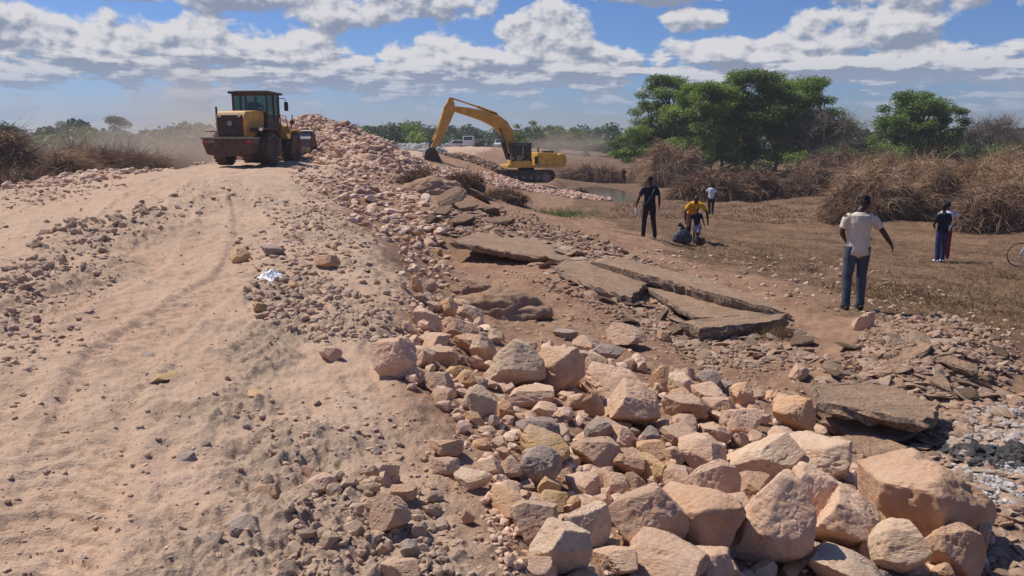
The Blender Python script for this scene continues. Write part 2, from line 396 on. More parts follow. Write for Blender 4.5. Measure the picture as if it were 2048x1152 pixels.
_cw = [P(a, b, c) for a, b, c in CPX] + [(a, b, CZ + c) for a, b, c in CPW]
_cw = np.array(_cw)
def _uv(x, y):                  # log-polar chart: near and far detail are treated alike
    r = np.sqrt(x * x + y * y + 0.8); a = np.arctan2(x, y + 1e-9)
    return a * 2.2, np.log(r)
_cu, _cv = _uv(_cw[:, 0], _cw[:, 1])
def _ker(d2): return np.sqrt(d2 + 0.0025)
_A = _ker((_cu[:, None] - _cu[None]) ** 2 + (_cv[:, None] - _cv[None]) ** 2)
_n = len(_cw)
_B = np.zeros((_n + 1, _n + 1)); _B[:_n, :_n] = _A - np.eye(_n) * 0.004; _B[:_n, _n] = 1; _B[_n, :_n] = 1
_wt = np.linalg.solve(_B, np.append(_cw[:, 2], 0))
def Hs(x, y):
    x = np.asarray(x, float); y = np.asarray(y, float); sh = x.shape; x = x.ravel(); y = y.ravel(); out = np.empty(len(x))
    for i in range(0, len(x), 50000):
        u, v = _uv(x[i:i + 50000], y[i:i + 50000])
        out[i:i + 50000] = _ker((u[:, None] - _cu) ** 2 + (v[:, None] - _cv) ** 2) @ _wt[:-1] + _wt[-1]
    return out.reshape(sh)
RY = [-40, 0, 2.9, 5.7, 9, 11.8, 17.4, 27, 40, 100, 143, 300, 2000]
RX = [1.5, .8, .1, -.9, -1.2, -2.0, -3.8, -6.3, -6.8, -4.5, -3.5, -4, -60]
LY = [-40, 0, 5, 12, 22.7, 32, 50, 100, 143, 300, 2000]
LX = [-9, -9, -9.5, -11.5, -14.4, -16.6, -17.6, -15, -14, -16, -80]
def xr(y): return np.interp(y, RY, RX)
def xl(y): return np.interp(y, LY, LX)
POND = []
for (px, py, rx, ry) in ((1187, 384, 2.9, 12.0), (1195, 350, 7.5, 7.0), (1420, 378, 1.2, 3.0)):
    x, y, _ = P(px, py, -4.2); POND.append((x, y, rx, ry))
def zones(x, y):
    e = .5 * fbm2(x * .9, y * .6, 3, 5) * np.clip(y / 12, .4, 2)
    dust = sstep(xr(y) - x + e, -.25, .35) * sstep(x - xl(y) + e, -.2, .6)
    b = (xr(y) - x)                                   # distance inside the right edge
    grey = np.exp(-((b - .9) / .9) ** 2) * sstep(fbm2(x * 1.3, y * .8, 4, 9), -.25, .35) * .85
    wr = np.interp(y, [0, 4, 6.6, 11.6, 17.5, 26, 40], [-4.5, -4.3, -4.5, -5.6, -6.6, -9.4, -11])
    wind = np.exp(-((x - wr) / (.28 + .045 * y)) ** 2) * sstep(y, 3.5, 7.5) * sstep(-y, -30, -17)
    grey = np.maximum(grey, wind * .75 * sstep(fbm2(x * 1.7, y * 1.1, 3, 12), -.5, .3))
    lb = x - xl(y); grey = np.maximum(grey, np.exp(-((lb - 1.0) / 1.2) ** 2) * .6 * sstep(y, 5, 14))
    grass = sstep(x - np.interp(y, [0, 6, 9, 12, 16, 22, 30, 45, 60], [9, 7, 5.6, 5.0, 4.2, 3.4, 3.2, 3, 4]) + fbm2(x * .5, y * .3, 3, 21) * 1.2, -.3, 1.2)
    left = sstep(xl(y) - x, .5, 3.5)
    grass = np.maximum(grass, left)
    grey = np.where(dust > .02, grey, grey * .5)
    return dust, grey * (1 - left), grass, wind
def H(x, y, detail=True):
    x = np.asarray(x, float); y = np.asarray(y, float)
    z = Hs(x, y); r = np.sqrt(x * x + y * y)
    pm = np.zeros_like(z)
    for (a, b, rx, ry) in POND:
        d = np.sqrt(((x - a) / rx) ** 2 + ((y - b) / ry) ** 2) + .18 * noise2(x * .6, y * .3, 77)
        z = z - .75 * sstep(-d, -1.3, -.7); pm = np.maximum(pm, sstep(-d, -2.2, -1.2))
    if not detail: return z
    dust, grey, grass, wind = zones(x, y)
    z = z + fbm2(x * .35, y * .35, 3, 41) * np.clip(.02 + .003 * r, 0, .22) * (1 - pm)
    rough = .030 * grey + .018 * (1 - dust) + .007 * dust
    near = np.clip(1 - (r - 30) / 30, 0, 1)
    n = fbm2(x * 3.1, y * 3.1, 5, 51, .58)
    z = z + n * rough * 1.5 * near
    n2 = fbm2(x * 11, y * 11, 3, 91, .6)
    z = z + np.maximum(n2, -.1) * (grey * .045 + wind * .02) * near
    z = z + wind * .10 * (1 + .5 * fbm2(x * 1.5, y * .9, 3, 17))
    # wheel ruts that follow the road, and the cross-bars left by the tyre lugs
    s = (x - xr(y))
    lane = fbm2(s * 2.6, y * .16, 4, 61, .6)
    z = z + dust * (1 - grey) * near * lane * .010 + near * (dust * .006 + .008) * fbm2(x * 7, y * 5, 3, 133) + np.clip(1 - r / 14, 0, 1) * .0035 * fbm2(x * 26, y * 20, 2, 143)
    lug = np.sin((y + .35 * np.sin(s * 3.0) + .25 * noise2(s * 1.5, y * .5, 71)) * 2 * PI / .17) * sstep(noise2(s * 1.1, y * .14, 81), -.05, .25)
    z = z + dust * (1 - grey) * near * lug * .003
    rut = 0
    for q in (-1.9, -4.1, -3.1, -5.4, -7.6):
        e = (s - q - .30 * noise2(y * .10, np.full_like(y, q), 7) - .04 * np.clip(y - 8, 0, 12) * q * .3); ae = np.abs(e)
        on = sstep(noise2(y * .08, np.full_like(y, q * 3), 17), -.6, -.2)
        tread = np.where(np.sin((y + ae * .55) * 2 * PI / .17) > .1, .010, -.004) * sstep(noise2(x * .9, y * .5, 29), -.45, .1)
        rut = rut + on * (sstep(-ae, -.30, -.22) * (-.026 + tread * 1.3) + .016 * np.exp(-((ae - .34) / .07) ** 2))
    z = z + dust * near * (1 - .6 * grey) * rut
    pot = fbm2(x * 1.8, y * 1.2, 3, 101)
    z = z - dust * near * .014 * sstep(pot, .2, .55)
    return z
def hz(x, y): return float(H(np.array([x]), np.array([y]))[0])
_TT = np.exp(np.linspace(math.log(1.5), math.log(900), 420))
def hit(px, py):
    """where the camera's ray through photo pixels meets the terrain"""
    px = np.atleast_1d(np.asarray(px, float)); py = np.atleast_1d(np.asarray(py, float))
    x, y, z = ray(px, py)
    T = _TT[None, :]; X = x[:, None] * T; Y = y[:, None] * T; Z = CZ + z[:, None] * T
    h = Hs(X, Y); below = Z < h
    i = np.argmax(below, axis=1); i = np.where(below.any(axis=1), np.maximum(i, 1), len(_TT) - 1)
    k = np.arange(len(px)); a = Z[k, i - 1] - h[k, i - 1]; b = h[k, i] - Z[k, i]
    f = np.clip(a / (a + b + 1e-9), 0, 1); t = _TT[i - 1] + (_TT[i] - _TT[i - 1]) * f
    return np.stack([x * t, y * t, H(x * t, y * t)], 1), t

def build_ground():
    rs = [1.0]
    while rs[-1] < 9000:
        r = rs[-1]; rs.append(r * (1.0042 if r < 14 else 1.0075 if r < 45 else 1.03))
    rs = np.array(rs)
    fine = np.radians(np.arange(-36.5, 36.51, .1)); coarse = np.radians(np.arange(42, 319, 7.0))
    an = np.concatenate([fine, coarse]); na = len(an); nr = len(rs)
    RR, AA = np.meshgrid(rs, an, indexing='ij'); X = RR * np.sin(AA); Y = RR * np.cos(AA)
    Z = H(X, Y)
    V = np.stack([X, Y, Z], -1).reshape(-1, 3); V = np.vstack([V, [[0, 0, float(Hs(np.array([0.]), np.array([0.]))[0])]]])
    i, j = np.meshgrid(np.arange(nr - 1), np.arange(na), indexing='ij'); j2 = (j + 1) % na
    Fq = np.stack([i * na + j, i * na + j2, (i + 1) * na + j2, (i + 1) * na + j], -1).reshape(-1, 4)[:, ::-1]
    dust, grey, grass, wind = zones(V[:, 0], V[:, 1])
    cx = V[Fq].mean(1); dm = dust[Fq].mean(1)
    road = (dm > .5) & (cx[:, 1] > -38) & (cx[:, 1] < 290)
    def sub(mask, name, extra=None):
        f = Fq[mask]; u, inv = np.unique(f, return_inverse=True); vs = V[u]
        o = mesh_np(name, vs, inv.reshape(f.shape), M_GROUND, attrs={'dust': dust[u], 'grey': grey[u], 'grass': grass[u]})
        return tag(o, kind='structure')
    a = sub(road, 'dirt_road'); b = sub(~road, 'ground')
    c = len(V) - 1
    j = np.arange(na); ft = np.stack([j, (j + 1) % na, np.full(na, c)], 1)[:, ::-1]
    o = mesh_np('road_patch', V[np.append(np.arange(na), c)], np.where(ft == c, na, ft), M_GROUND, attrs={'dust': np.ones(na + 1), 'grey': np.zeros(na + 1), 'grass': np.zeros(na + 1)})
    tag(o, kind='structure'); o.name = 'ground_under_camera'
build_ground()

def water():
    m, t, b, out = new_mat('muddy water')
    tc = t.node('ShaderNodeTexCoord').outputs['Object']
    t.setin(b.inputs['Base Color'], (.22, .19, .15)); b.inputs['Roughness'].default_value = .04; b.inputs['Specular IOR Level'].default_value = .6
    bp = t.node('ShaderNodeBump', {'Height': t.noise(t.vmath('MULTIPLY', tc, (1, 3, 1)), 1.2, 4, .6), 'Strength': .12, 'Distance': 0.05}); t.link(bp.outputs[0], b.inputs['Normal'])
    for (x, y, rx, ry) in POND:
        zc = float(Hs(np.array([x]), np.array([y]))[0])
        ths = np.linspace(0, 2 * PI, 49)[:-1]
        rim = Hs(x + rx * np.cos(ths), y + ry * np.sin(ths)).min()
        mb = MB(); n = 48; rr = 1.22
        vs = [(x, y, rim + .05)] + [(x + rx * rr * math.cos(2 * PI * k / n), y + ry * rr * math.sin(2 * PI * k / n), rim + .05) for k in range(n)]
        mb.add(vs, [(0, 1 + k, 1 + (k + 1) % n) for k in range(n)])
        tag(mb.build('water', m), kind='structure')
water()
# ---------------------------------------------------------------- stones
def ico(sub):
    bm = bmesh.new(); bmesh.ops.create_icosphere(bm, subdivisions=sub, radius=1.0)
    V = np.array([v.co[:] for v in bm.verts]); Fc = np.array([[v.index for v in f.verts] for f in bm.faces]); bm.free()
    return V, Fc
ICO = {k: ico(k) for k in (1, 2, 3, 5, 6)}
def rock_shape(D, r, kind='block', sharp=26, rough=.018):
    """radial function of a broken stone: a few hard fracture planes with slightly worn edges"""
    n = {'block': 9, 'slab': 8, 'round': 13, 'shard': 7}[kind]
    N = r.normal(size=(n, 3)); N /= np.linalg.norm(N, axis=1)[:, None]
    if kind in ('block', 'slab'):                     # near-orthogonal joints plus random chips
        q, _ = np.linalg.qr(r.normal(size=(3, 3))); q = q if kind == 'block' else np.eye(3)
        wild = kind == 'block' and r.random() < .5
        B = np.vstack([q, -q]) + r.normal(size=(6, 3)) * (.75 if wild else .42); B /= np.linalg.norm(B, axis=1)[:, None]
        N = np.vstack([B, N[:5]]); d = np.concatenate([r.uniform(.50, .92, 6), r.uniform(.68, 1.0, 5)])
    else: d = r.uniform(.66, .98, n)
    N = np.vstack([N, np.eye(3), -np.eye(3)]); d = np.concatenate([d, np.full(6, 1.15)])
    c = np.clip(D @ N.T, 0, None) / d
    rad = (c ** sharp).sum(1) ** (-1 / sharp)
    if rough and len(D) > 1000:                       # chips: small facets knocked off the edges and corners
        M = r.normal(size=(10, 3)); M /= np.linalg.norm(M, axis=1)[:, None]
        rm = ((np.clip(M @ N.T, 0, None) / d) ** sharp).sum(1) ** (-1 / sharp); dm = rm * r.uniform(.93, 1.04, 10)
        c2 = np.clip(D @ M.T, 0, None) / dm
        rad = (rad ** -60. + (c2 ** 60).sum(1)) ** (-1 / 60)
    V = D * rad[:, None]
    if rough:
        f = fbm3(V * 1.7, 3, int(r.integers(1e6)), .5); V = V + D * (f * .028)[:, None]
        g = fbm3(V * 6, 4, int(r.integers(1e6)), .6); V = V + D * (g * rough)[:, None]
        g = 1 - 2 * np.abs(fbm3(V * 2.2, 3, int(r.integers(1e6)), .55)); V = V - D * (np.clip(g - .55, 0, 1) * .04)[:, None]
        ch = np.maximum(fbm3(V * 2.6, 2, int(r.integers(1e6))) - .28, 0); V = V - D * (ch * .10)[:, None]
    V = V - (V.max(0) + V.min(0)) / 2; V = V / (V.max(0) - V.min(0)) * 2
    return V
def near_mesh(seed, kind, sub):
    r = np.random.default_rng(seed); D, Fc = ICO[sub]
    V = rock_shape(D, r, kind, 75 if kind != 'round' else 34, .012)
    me = bpy.data.meshes.new('stone'); me.from_pydata(V.tolist(), [], Fc.tolist()); me.materials.append(M_PINK)
    me.polygons.foreach_set('use_smooth', np.ones(len(Fc), bool)); me.set_sharp_from_angle(angle=R(34))
    return me
HERO = {k: [near_mesh(100 + i + 50 * j, k, 6) for i in range(n)] for j, (k, n) in enumerate((('block', 11), ('slab', 5), ('round', 4)))}
FILL = [near_mesh(700 + i, ('block', 'block', 'shard', 'slab', 'block')[i % 5], 5) for i in range(20)]

def put_rock(me, mat, px, py, w, h, name='rock', up=0.0, yaw=None, tilt=.18, label=None, group=None, deep=None, r=random, sink=False):
    p, t = hit(px, py + h * .30); p = p[0]; t = float(t[0])
    W = w * t / F; Hh = h * t / F / math.cos(PITCH)
    D = W * (deep or r.uniform(.75, 1.05))
    Hh = max(.42 * W, Hh * 1.08 - .10 * D)
    o = bpy.data.objects.new(name, me); col.objects.link(o)
    o.scale = (W / 2, D / 2, Hh / 2)
    yaw = r.uniform(-.75, .75) if yaw is None else yaw
    o.rotation_euler = (r.uniform(-tilt, tilt), r.uniform(-tilt, tilt), yaw)
    if r.random() < .5: o.rotation_euler.z += PI
    if sink: Hh = max(.28 * W, h * t / F); o.scale.z = Hh / 2
    o.location = (p[0], p[1] + D * .12, p[2] + (-Hh * .34 if sink else Hh * .30) + up)
    if me.materials[0] is not mat: o.material_slots[0].link = 'OBJECT'; o.material_slots[0].material = mat
    return tag(o, label, 'rock', group)
PK, PA, OR, GR, YE, BR = M_PINK, M_PALE, M_ORANGE, M_GREY, M_YELLOW, M_BROWN
HR = [  # px, py, w, h, material, shape, label
 (1852,1024,236,168,BR,'slab','largest boulder, orange brown and flat topped, at the right end of the heap'),
 (1556,1066,140,200,PK,'block','tall upright boulder standing in front of the stone heap near the bottom edge'),
 (1400,1052,196,128,BR,'slab','wide wedge shaped brown boulder leaning on a pinker one in front'),
 (1290,1046,150,130,PK,'block','big rounded pink boulder partly under the brown wedge shaped boulder'),
 (1690,1064,140,124,PK,'block','boulder with a bright lit left face beside the largest brown boulder'),
 (1787,1112,120,110,PA,'block','square pale boulder just below the largest brown boulder'),
 (1700,1150,150,80,PA,'round','rounded pale boulder cut by the bottom edge below the lit boulder'),
 (1905,1108,110,96,BR,'block','dark brown boulder in the shade under the largest boulder'),
 (1626,1022,120,140,PK,'block','sloping tan boulder right behind the tall upright boulder'),
 (1118,1106,118,92,PA,'slab','pale flat topped boulder at the lower left corner of the heap'),
 (1335,1130,150,80,PK,'block','broad pink boulder cut by the bottom edge below the brown wedge'),
 (1420,1138,100,76,PK,'round','rounded boulder at the bottom edge beside the tall upright boulder'),
 (1232,1122,90,52,PK,'slab','low flat stone at the bottom edge right of the pale corner boulder'),
 (1172,1064,84,90,PA,'block','pale cube like boulder above the flat topped corner boulder'),
 (1070,1046,96,68,PK,'slab','flat pinkish slab stone on the road side edge of the heap'),
 (1037,740,108,92,PA,'block','large cream coloured boulder at the top of the near stone heap'),
 (1114,756,94,88,PK,'block','pinkish boulder leaning behind the large cream coloured boulder'),
 (789,720,92,80,PK,'block','broad stone at the far left tip of the near heap beside the road'),
 (843,712,56,48,PK,'block','medium stone tucked behind the one at the left tip of the heap'),
 (834,752,40,42,PK,'block','small square stone below the left tip of the heap'),
 (878,766,74,54,PK,'block','wide pink stone below and right of the left tip of the heap'),
 (886,792,46,36,PK,'block','pointed stone on the road edge under the wide pink stone'),
 (928,764,36,42,OR,'block','small orange stone between the left tip stones and the cream boulder'),
 (888,716,66,42,PK,'slab','flat stone between the left tip of the heap and the upright oval stone'),
 (966,700,48,62,PA,'round','upright oval pale stone left of the large cream boulder'),
 (960,812,74,72,PA,'block','pale yellowish boulder on the road edge below the cream boulder'),
 (1010,822,44,42,OR,'block','small orange block touching the pale yellowish road edge boulder'),
 (1060,793,92,44,PK,'slab','long flat stone lying under the large cream boulder'),
 (1086,828,60,42,PK,'block','stone in front of the long flat stone, partly in shade'),
 (1228,784,128,62,PK,'slab','long low stone behind the big central boulder'),
 (1195,745,46,52,PA,'block','upright square pale stone in the upper middle of the heap'),
 (1214,714,68,42,GR,'round','greyish pink oval stone at the upper edge of the heap'),
 (1258,682,72,40,PK,'block','stone with a dark shaded face just above the upper edge of the heap'),
 (1131,672,48,24,GR,'slab','flat greyish stone lying alone on the brown earth above the heap'),
 (1180,696,60,38,PK,'block','pink stone at the upper edge left of the greyish oval stone'),
 (1264,830,108,90,PK,'block','big central boulder of the heap with its right face in shade'),
 (1318,768,34,60,OR,'slab','narrow upright orange stone above the big central boulder'),
 (1360,774,66,46,PA,'block','pale ridged stone right of the narrow upright orange one'),
 (1418,764,48,36,GR,'block','dark pointed stone on the upper right edge of the heap'),
 (1420,792,70,38,PK,'slab','flat stone just below the dark pointed stone'),
 (1376,826,90,46,PK,'slab','long flat stone right of the big central boulder'),
 (1436,820,58,38,PK,'round','smooth stone at the end of the long flat stone'),
 (1486,796,54,58,OR,'block','orange block near the upper right edge of the heap'),
 (1590,836,84,74,OR,'block','large orange boulder next to the broken asphalt ledge'),
 (1484,852,76,62,PK,'block','rounded block left of the large orange boulder'),
 (1374,862,66,54,PK,'block','triangular stone in the middle of the heap'),
 (1366,888,84,42,PK,'slab','cracked flat stone under the triangular stone'),
 (1430,878,62,38,PK,'slab','small flat stone right of the cracked flat stone'),
 (1186,824,40,58,BR,'block','brown upright stone left of the big central boulder'),
 (1198,868,58,50,GR,'block','greyish stone in front of the brown upright stone'),
 (1250,886,56,46,PK,'block','stone with a wedge shadow just under the big central boulder'),
 (1298,882,42,40,GR,'block','small grey stone at the foot of the big central boulder'),
 (1075,868,80,52,GR,'block','greyish block on the road side of the heap below the cream boulder'),
 (1088,906,104,40,YE,'slab','long yellowish stone beside the dark grey oval boulder'),
 (1082,940,84,80,GR,'round','dark grey oval boulder, the only dark one on the road side'),
 (1190,914,90,56,PK,'block','broad pink stone in the middle of the heap right of the yellowish one'),
 (1247,932,84,46,BR,'slab','slanting flat stone left of the bright orange cube stone'),
 (1304,908,58,38,OR,'slab','flat orange stone resting on top of the bright orange cube stone'),
 (1304,942,54,50,YE,'block','bright orange yellow cube like stone in the middle of the heap'),
 (1406,920,102,58,PK,'block','pink stone right of the bright orange yellow cube'),
 (1515,924,148,72,PA,'slab','very wide pale boulder in the right half of the heap'),
 (1632,932,126,104,PA,'block','pale boulder with a dark shadow across it below the orange boulder'),
 (1572,884,58,54,PK,'block','cube shaped stone in the gap between orange and wide pale boulders'),
 (1622,886,46,34,PK,'round','small smooth stone right under the large orange boulder'),
 (1670,888,40,28,PA,'block','small pale stone below the asphalt ledge'),
 (1166,970,78,46,PK,'block','stone with a jagged top in the lower middle of the heap'),
 (1230,978,58,48,PK,'block','block with a deep shadow on its right in the lower middle'),
 (1272,976,44,50,PK,'shard','pointed stone right of the block with the deep shadow'),
 (1356,962,72,42,PK,'block','low stone behind the arched boulder'),
 (1424,984,100,82,PK,'block','arched boulder behind the brown wedge shaped boulder'),
 (1506,984,84,62,BR,'round','brown smooth boulder beneath the very wide pale boulder'),
 (1474,1028,66,64,PK,'block','block left of the tall upright boulder, behind the brown wedge'),
 (1014,1012,84,44,OR,'slab','flat orange tan stone at the road side edge of the heap'),
 (1016,978,54,38,PK,'round','round stone just above the flat orange tan stone'),
 (1022,938,48,44,PK,'block','small block left of the dark grey oval boulder'),
 (944,956,66,34,PA,'slab','brick like pale stone lying alone on the road edge'),
 (1104,1004,66,44,YE,'round','yellow rounded stone in the lower left of the heap'),
 (1196,1012,70,52,PK,'block','stone above the pale cube like boulder'),
 (892,894,60,34,BR,'block','stone on the road edge behind the brick like stone'),
 (892,928,58,36,PK,'block','tan stone left of the brick like stone'),
 (783,1034,78,78,PK,'block','single pink block with a sharp shadow on the lower middle of the road'),
 (804,988,56,34,BR,'slab','flat stone just behind the single pink block on the road'),
 (780,950,36,40,PA,'slab','narrow pale stone on the road behind the single pink block'),
 (640,960,52,34,PK,'round','rounded stone on the road left of the narrow pale stone'),
 (617,932,34,22,BR,'slab','small flat brown stone touching a rounded stone on the road'),
 (752,882,28,36,GR,'shard','pointed grey stone standing alone on the road'),
 (936,1026,26,30,OR,'shard','tiny orange chip on the dust beside the heap'),
 (490,1040,86,60,GR,'block','bluish grey stone with a pale corner on the road'),
 (530,960,48,24,BR,'slab','flat purplish stone lying in the wheel track'),
 (425,1085,44,18,GR,'slab','thin grey stone half sunk in the wheel track'),
 (820,1102,36,42,GR,'round','round clay coloured stone near the bottom among clods'),
 (800,1138,76,44,PK,'slab','flat pink stone at the bottom edge left of the heap'),
 (367,910,42,28,GR,'block','dark topped grey stone in the middle of the wheel track'),
 (408,882,26,18,GR,'block','small grey stone beside the dark topped one in the track'),
 (322,752,70,18,YE,'round','flat yellow and dark stone half buried in the road'),
 (514,776,66,30,YE,'slab','bright yellow stone pressed flat into the road'),
 (294,698,46,16,GR,'slab','pale grey flat stone alone on the smooth road'),
 (660,708,42,28,PK,'block','pinkish stone on the road left of the heap tip'),
 (654,522,52,30,OR,'round','rounded tan boulder alone right of the white bag'),
 (480,505,36,28,YE,'block','yellowish stone left of the rounded tan boulder'),
 (545,500,46,24,GR,'slab','purplish flat stone just above the white bag'),
 (520,618,26,24,YE,'block','yellow tan stone below the white bag'),
 (585,572,30,22,OR,'block','pale orange stone right below the white bag'),
 (918,660,68,52,BR,'block','brown boulder with a dark face in the chain of stones by the drop'),
 (940,690,60,40,BR,'slab','slanting stone below the dark faced boulder'),
 (866,684,64,38,PK,'slab','flat pink stone at the lower end of the chain by the drop'),
 (856,640,44,50,PK,'block','upright pink stone in the chain by the drop'),
 (896,622,38,38,OR,'block','orange stone in the chain by the drop'),
 (944,630,42,34,PA,'slab','pale flat stone at the right side of the chain by the drop'),
 (832,574,24,38,OR,'block','upright orange stone on the edge of the drop'),
 (860,572,28,26,PK,'shard','pointed stone in the hollow right of the upright orange one'),
 (808,570,14,18,PA,'block','tiny white stone on the road edge beside the upright orange one'),
 (1330,677,30,22,BR,'round','small brown rounded stone on the earth below the asphalt slabs'),
 (1600,746,34,36,PK,'block','pinkish stone at the left end of the grey asphalt ledge'),
 (2034,806,36,26,PK,'block','pink block at the right edge beyond the ash'),
 (1727,644,30,46,PK,'slab','upright pinkish slab stone at the feet of the beige shirted man'),
 (1962,1086,30,66,PA,'slab','narrow pale stone standing right of the largest boulder'),
 (1752,938,50,26,PK,'slab','flat stone with a square notch behind the largest boulder'),
]
for i, (px, py, w, h, mt, kd, lb) in enumerate(HR):
    kd = 'block' if kd in ('shard', 'round') and i % 3 else 'round' if kd == 'shard' else kd
    me = HERO[kd][(i * 7 + i // 11 + (3 if i == 0 else 0)) % len(HERO[kd])]
    big = w > 80
    road = 'road' in lb and ('track' in lb or 'pressed' in lb or 'buried' in lb or 'smooth road' in lb or mt in (GR, YE)) and px < 760
    k = 1.0 if road else 1.09
    put_rock(me, mt, px, py, w * k, h * k, label=lb, up=.03 if big else .01, tilt=.12 if 'road' in lb or 'flat' in lb else .30, sink=road or 'track' in lb)

def inpoly(x, y, poly):
    p = np.array(poly, float); n = len(p); r = np.zeros(len(x), bool); j = n - 1
    for i in range(n):
        c = ((p[i, 1] > y) != (p[j, 1] > y)) & (x < (p[j, 0] - p[i, 0]) * (y - p[i, 1]) / (p[j, 1] - p[i, 1] + 1e-9) + p[i, 0])
        r ^= c; j = i
    return r
def sample(poly, n, r=rng):
    p = np.array(poly, float); out = np.zeros((0, 2))
    while len(out) < n:
        q = r.uniform(p.min(0), p.max(0), (n * 3, 2)); q = q[inpoly(q[:, 0], q[:, 1], poly)]; out = np.vstack([out, q])
    return out[:n]
FIELD = [(780,700),(850,600),(915,590),(960,650),(1010,680),(1130,700),(1300,735),(1500,775),(1600,790),(1650,880),(1760,950),(1960,1000),(1990,1152),(1050,1152),(1000,960),(900,830),(770,740)]
FMAT = [PK] * 10 + [PA] * 4 + [OR] * 3 + [GR] + [BR] + [YE]
CN = {PK.name: 'pink', PA.name: 'cream', OR.name: 'orange', GR.name: 'grey', YE.name: 'yellowish', BR.name: 'brown'}
def short(l):
    for c in (',', ' at ', ' standing', ' leaning', ' beside', ' below', ' on ', ' in ', ' under', ' right ', ' left ', ' partly', ' touching', ' above', ' behind', ' tucked', ' between', ' lying', ' with', ' cut', ' of ', ' resting', ' next', ' just', ' alone', ' by ', ' pressed', ' half', ' from', ' near', ' sunk', ' to '):
        l = l.split(c)[0]
    return l
_sh = [short(a[6]) for a in HR]; ANCH = [(a[0], a[1], s_) for a, s_ in zip(HR, _sh) if _sh.count(s_) == 1 and 3 <= len(s_.split()) <= 6]
USED = set()
def where(x, y, s, mt):
    """a label that points at one stone: its tone and the side of the nearest boulder with a name of its own"""
    for (ax, ay, nm) in sorted(ANCH, key=lambda a: math.hypot(a[0] - x, (a[1] - y) * 1.3))[:5]:
        dx, dy = x - ax, (y - ay) * 1.3
        rel = ('just right of' if dx > 0 else 'just left of') if abs(dx) > abs(dy) else ('in front of' if dy > 0 else 'just behind')
        l = f"{'small' if s < 42 else 'medium'} {CN[mt.name]} stone {rel} the {nm}"
        if l not in USED and math.hypot(dx, dy) < 190: USED.add(l); return l
    return None
def fill(poly, n, lo, hi, label, group, mind=.62):
    q = sample(poly, n * 12); kept = []
    heroes = [(a[0], a[1], max(a[2], a[3])) for a in HR]
    for (x, y) in q:
        s = float(rng.uniform(lo, hi)) * (.55 + .55 * (y - 560) / 590)
        if all((x - a) ** 2 + ((y - b) * 1.3) ** 2 > ((s + w) * .5 * mind) ** 2 for a, b, w in heroes):
            heroes.append((x, y, s)); kept.append((x, y, s))
            if len(kept) >= n: break
    for k, (x, y, s) in enumerate(kept):
        mt = FMAT[int(rng.integers(len(FMAT)))]; asp = float(rng.uniform(.65, .95))
        put_rock(FILL[k % 20], mt, x, y, s, s * asp, name='rock', up=-.01, yaw=float(rng.uniform(0, 6.28)), tilt=.5, label=where(x, y, s, mt) or label, group=group)
    return len(kept)
nf = fill(FIELD, 125, 36, 66, 'smaller broken stone wedged among the boulders of the near heap', 'smaller stones wedged in the near heap', .56)
nf += fill([(800,490),(890,505),(905,530),(850,550),(800,540)], 12, 26, 40, 'pink stone in the small pocket of stones beside the hollow road edge', 'stones in the pocket by the hollow')
nf += fill([(690,400),(790,430),(880,470),(790,485),(700,440)], 22, 24, 44, 'stone lying below the road edge near the broken asphalt chunks', 'stones below the road edge')
nf += fill([(820,560),(870,590),(900,600),(960,640),(1000,690),(900,680),(840,640)], 14, 34, 52, 'stone in the loose chain of stones by the drop', 'stones in the chain by the drop')
print('individual fill rocks', nf)

# ---------------------------------------------------------------- stones nobody could count: one mesh per heap
LOWR = {}
for sub in (1, 2, 3):
    LOWR[sub] = [(lambda V: V)(rock_shape(ICO[sub][0], np.random.default_rng(900 + i), ('block', 'slab', 'block', 'shard')[i % 4], 60, .012 if sub > 1 else 0)) for i in range(12)]
def scatter(name, mat, pos, size, sub=2, flat=(.5, .9), label=None, cat='rocks', sink=.15, tilt=1.0, toned=None, elong=1.0, seed=0):
    """pos (n,3) on the ground, size (n) width in metres"""
    r = np.random.default_rng(seed + 5); n = len(pos); Vs = []; Fs = []; ts = []
    base = ICO[sub][1]; nv = len(ICO[sub][0])
    which = r.integers(0, 12, n); ang = r.uniform(0, 2 * PI, n); fl = r.uniform(*flat, n); tx = r.normal(0, .28 * tilt, n); ty = r.normal(0, .28 * tilt, n)
    tone = r.random(n) if toned is None else toned
    for i in range(n):
        V = LOWR[sub][which[i]] * (np.array([elong, 1, fl[i]]) * size[i] / 2)
        cx, sx, cy, sy, cz, sz = math.cos(tx[i]), math.sin(tx[i]), math.cos(ty[i]), math.sin(ty[i]), math.cos(ang[i]), math.sin(ang[i])
        M = np.array([[cz, -sz, 0], [sz, cz, 0], [0, 0, 1]]) @ np.array([[cy, 0, sy], [0, 1, 0], [-sy, 0, cy]]) @ np.array([[1, 0, 0], [0, cx, -sx], [0, sx, cx]])
        V = V @ M.T; V = V + pos[i] + np.array([0, 0, size[i] * fl[i] * (.5 - sink)])
        Vs.append(V); Fs.append(base + i * nv); ts.append(np.full(nv, tone[i]))
    o = mesh_np(name, np.concatenate(Vs), np.concatenate(Fs), mat, smooth=False, attrs={'tone': np.concatenate(ts)})
    return tag(o, label, cat, kind='stuff')
def spread(polys, seed=0):
    """polys: list of (polygon, n, lo_px, hi_px) -> positions and sizes; sizes follow a skewed law"""
    r = np.random.default_rng(seed); PP = []; SS = []
    for poly, n, lo, hi in polys:
        q = sample(poly, n, r); p, t = hit(q[:, 0], q[:, 1]); s = lo + (hi - lo) * r.random(n) ** 2.6
        PP.append(p); SS.append(s * t / F)
    return np.concatenate(PP), np.concatenate(SS)
p, s = spread([(FIELD, 1300, 10, 38), ([(800,480),(900,500),(920,600),(1000,690),(820,660),(790,560)], 260, 5, 18),
               ([(1000,1152),(960,960),(880,830),(1010,950),(1080,1152)], 160, 6, 26)], 3)
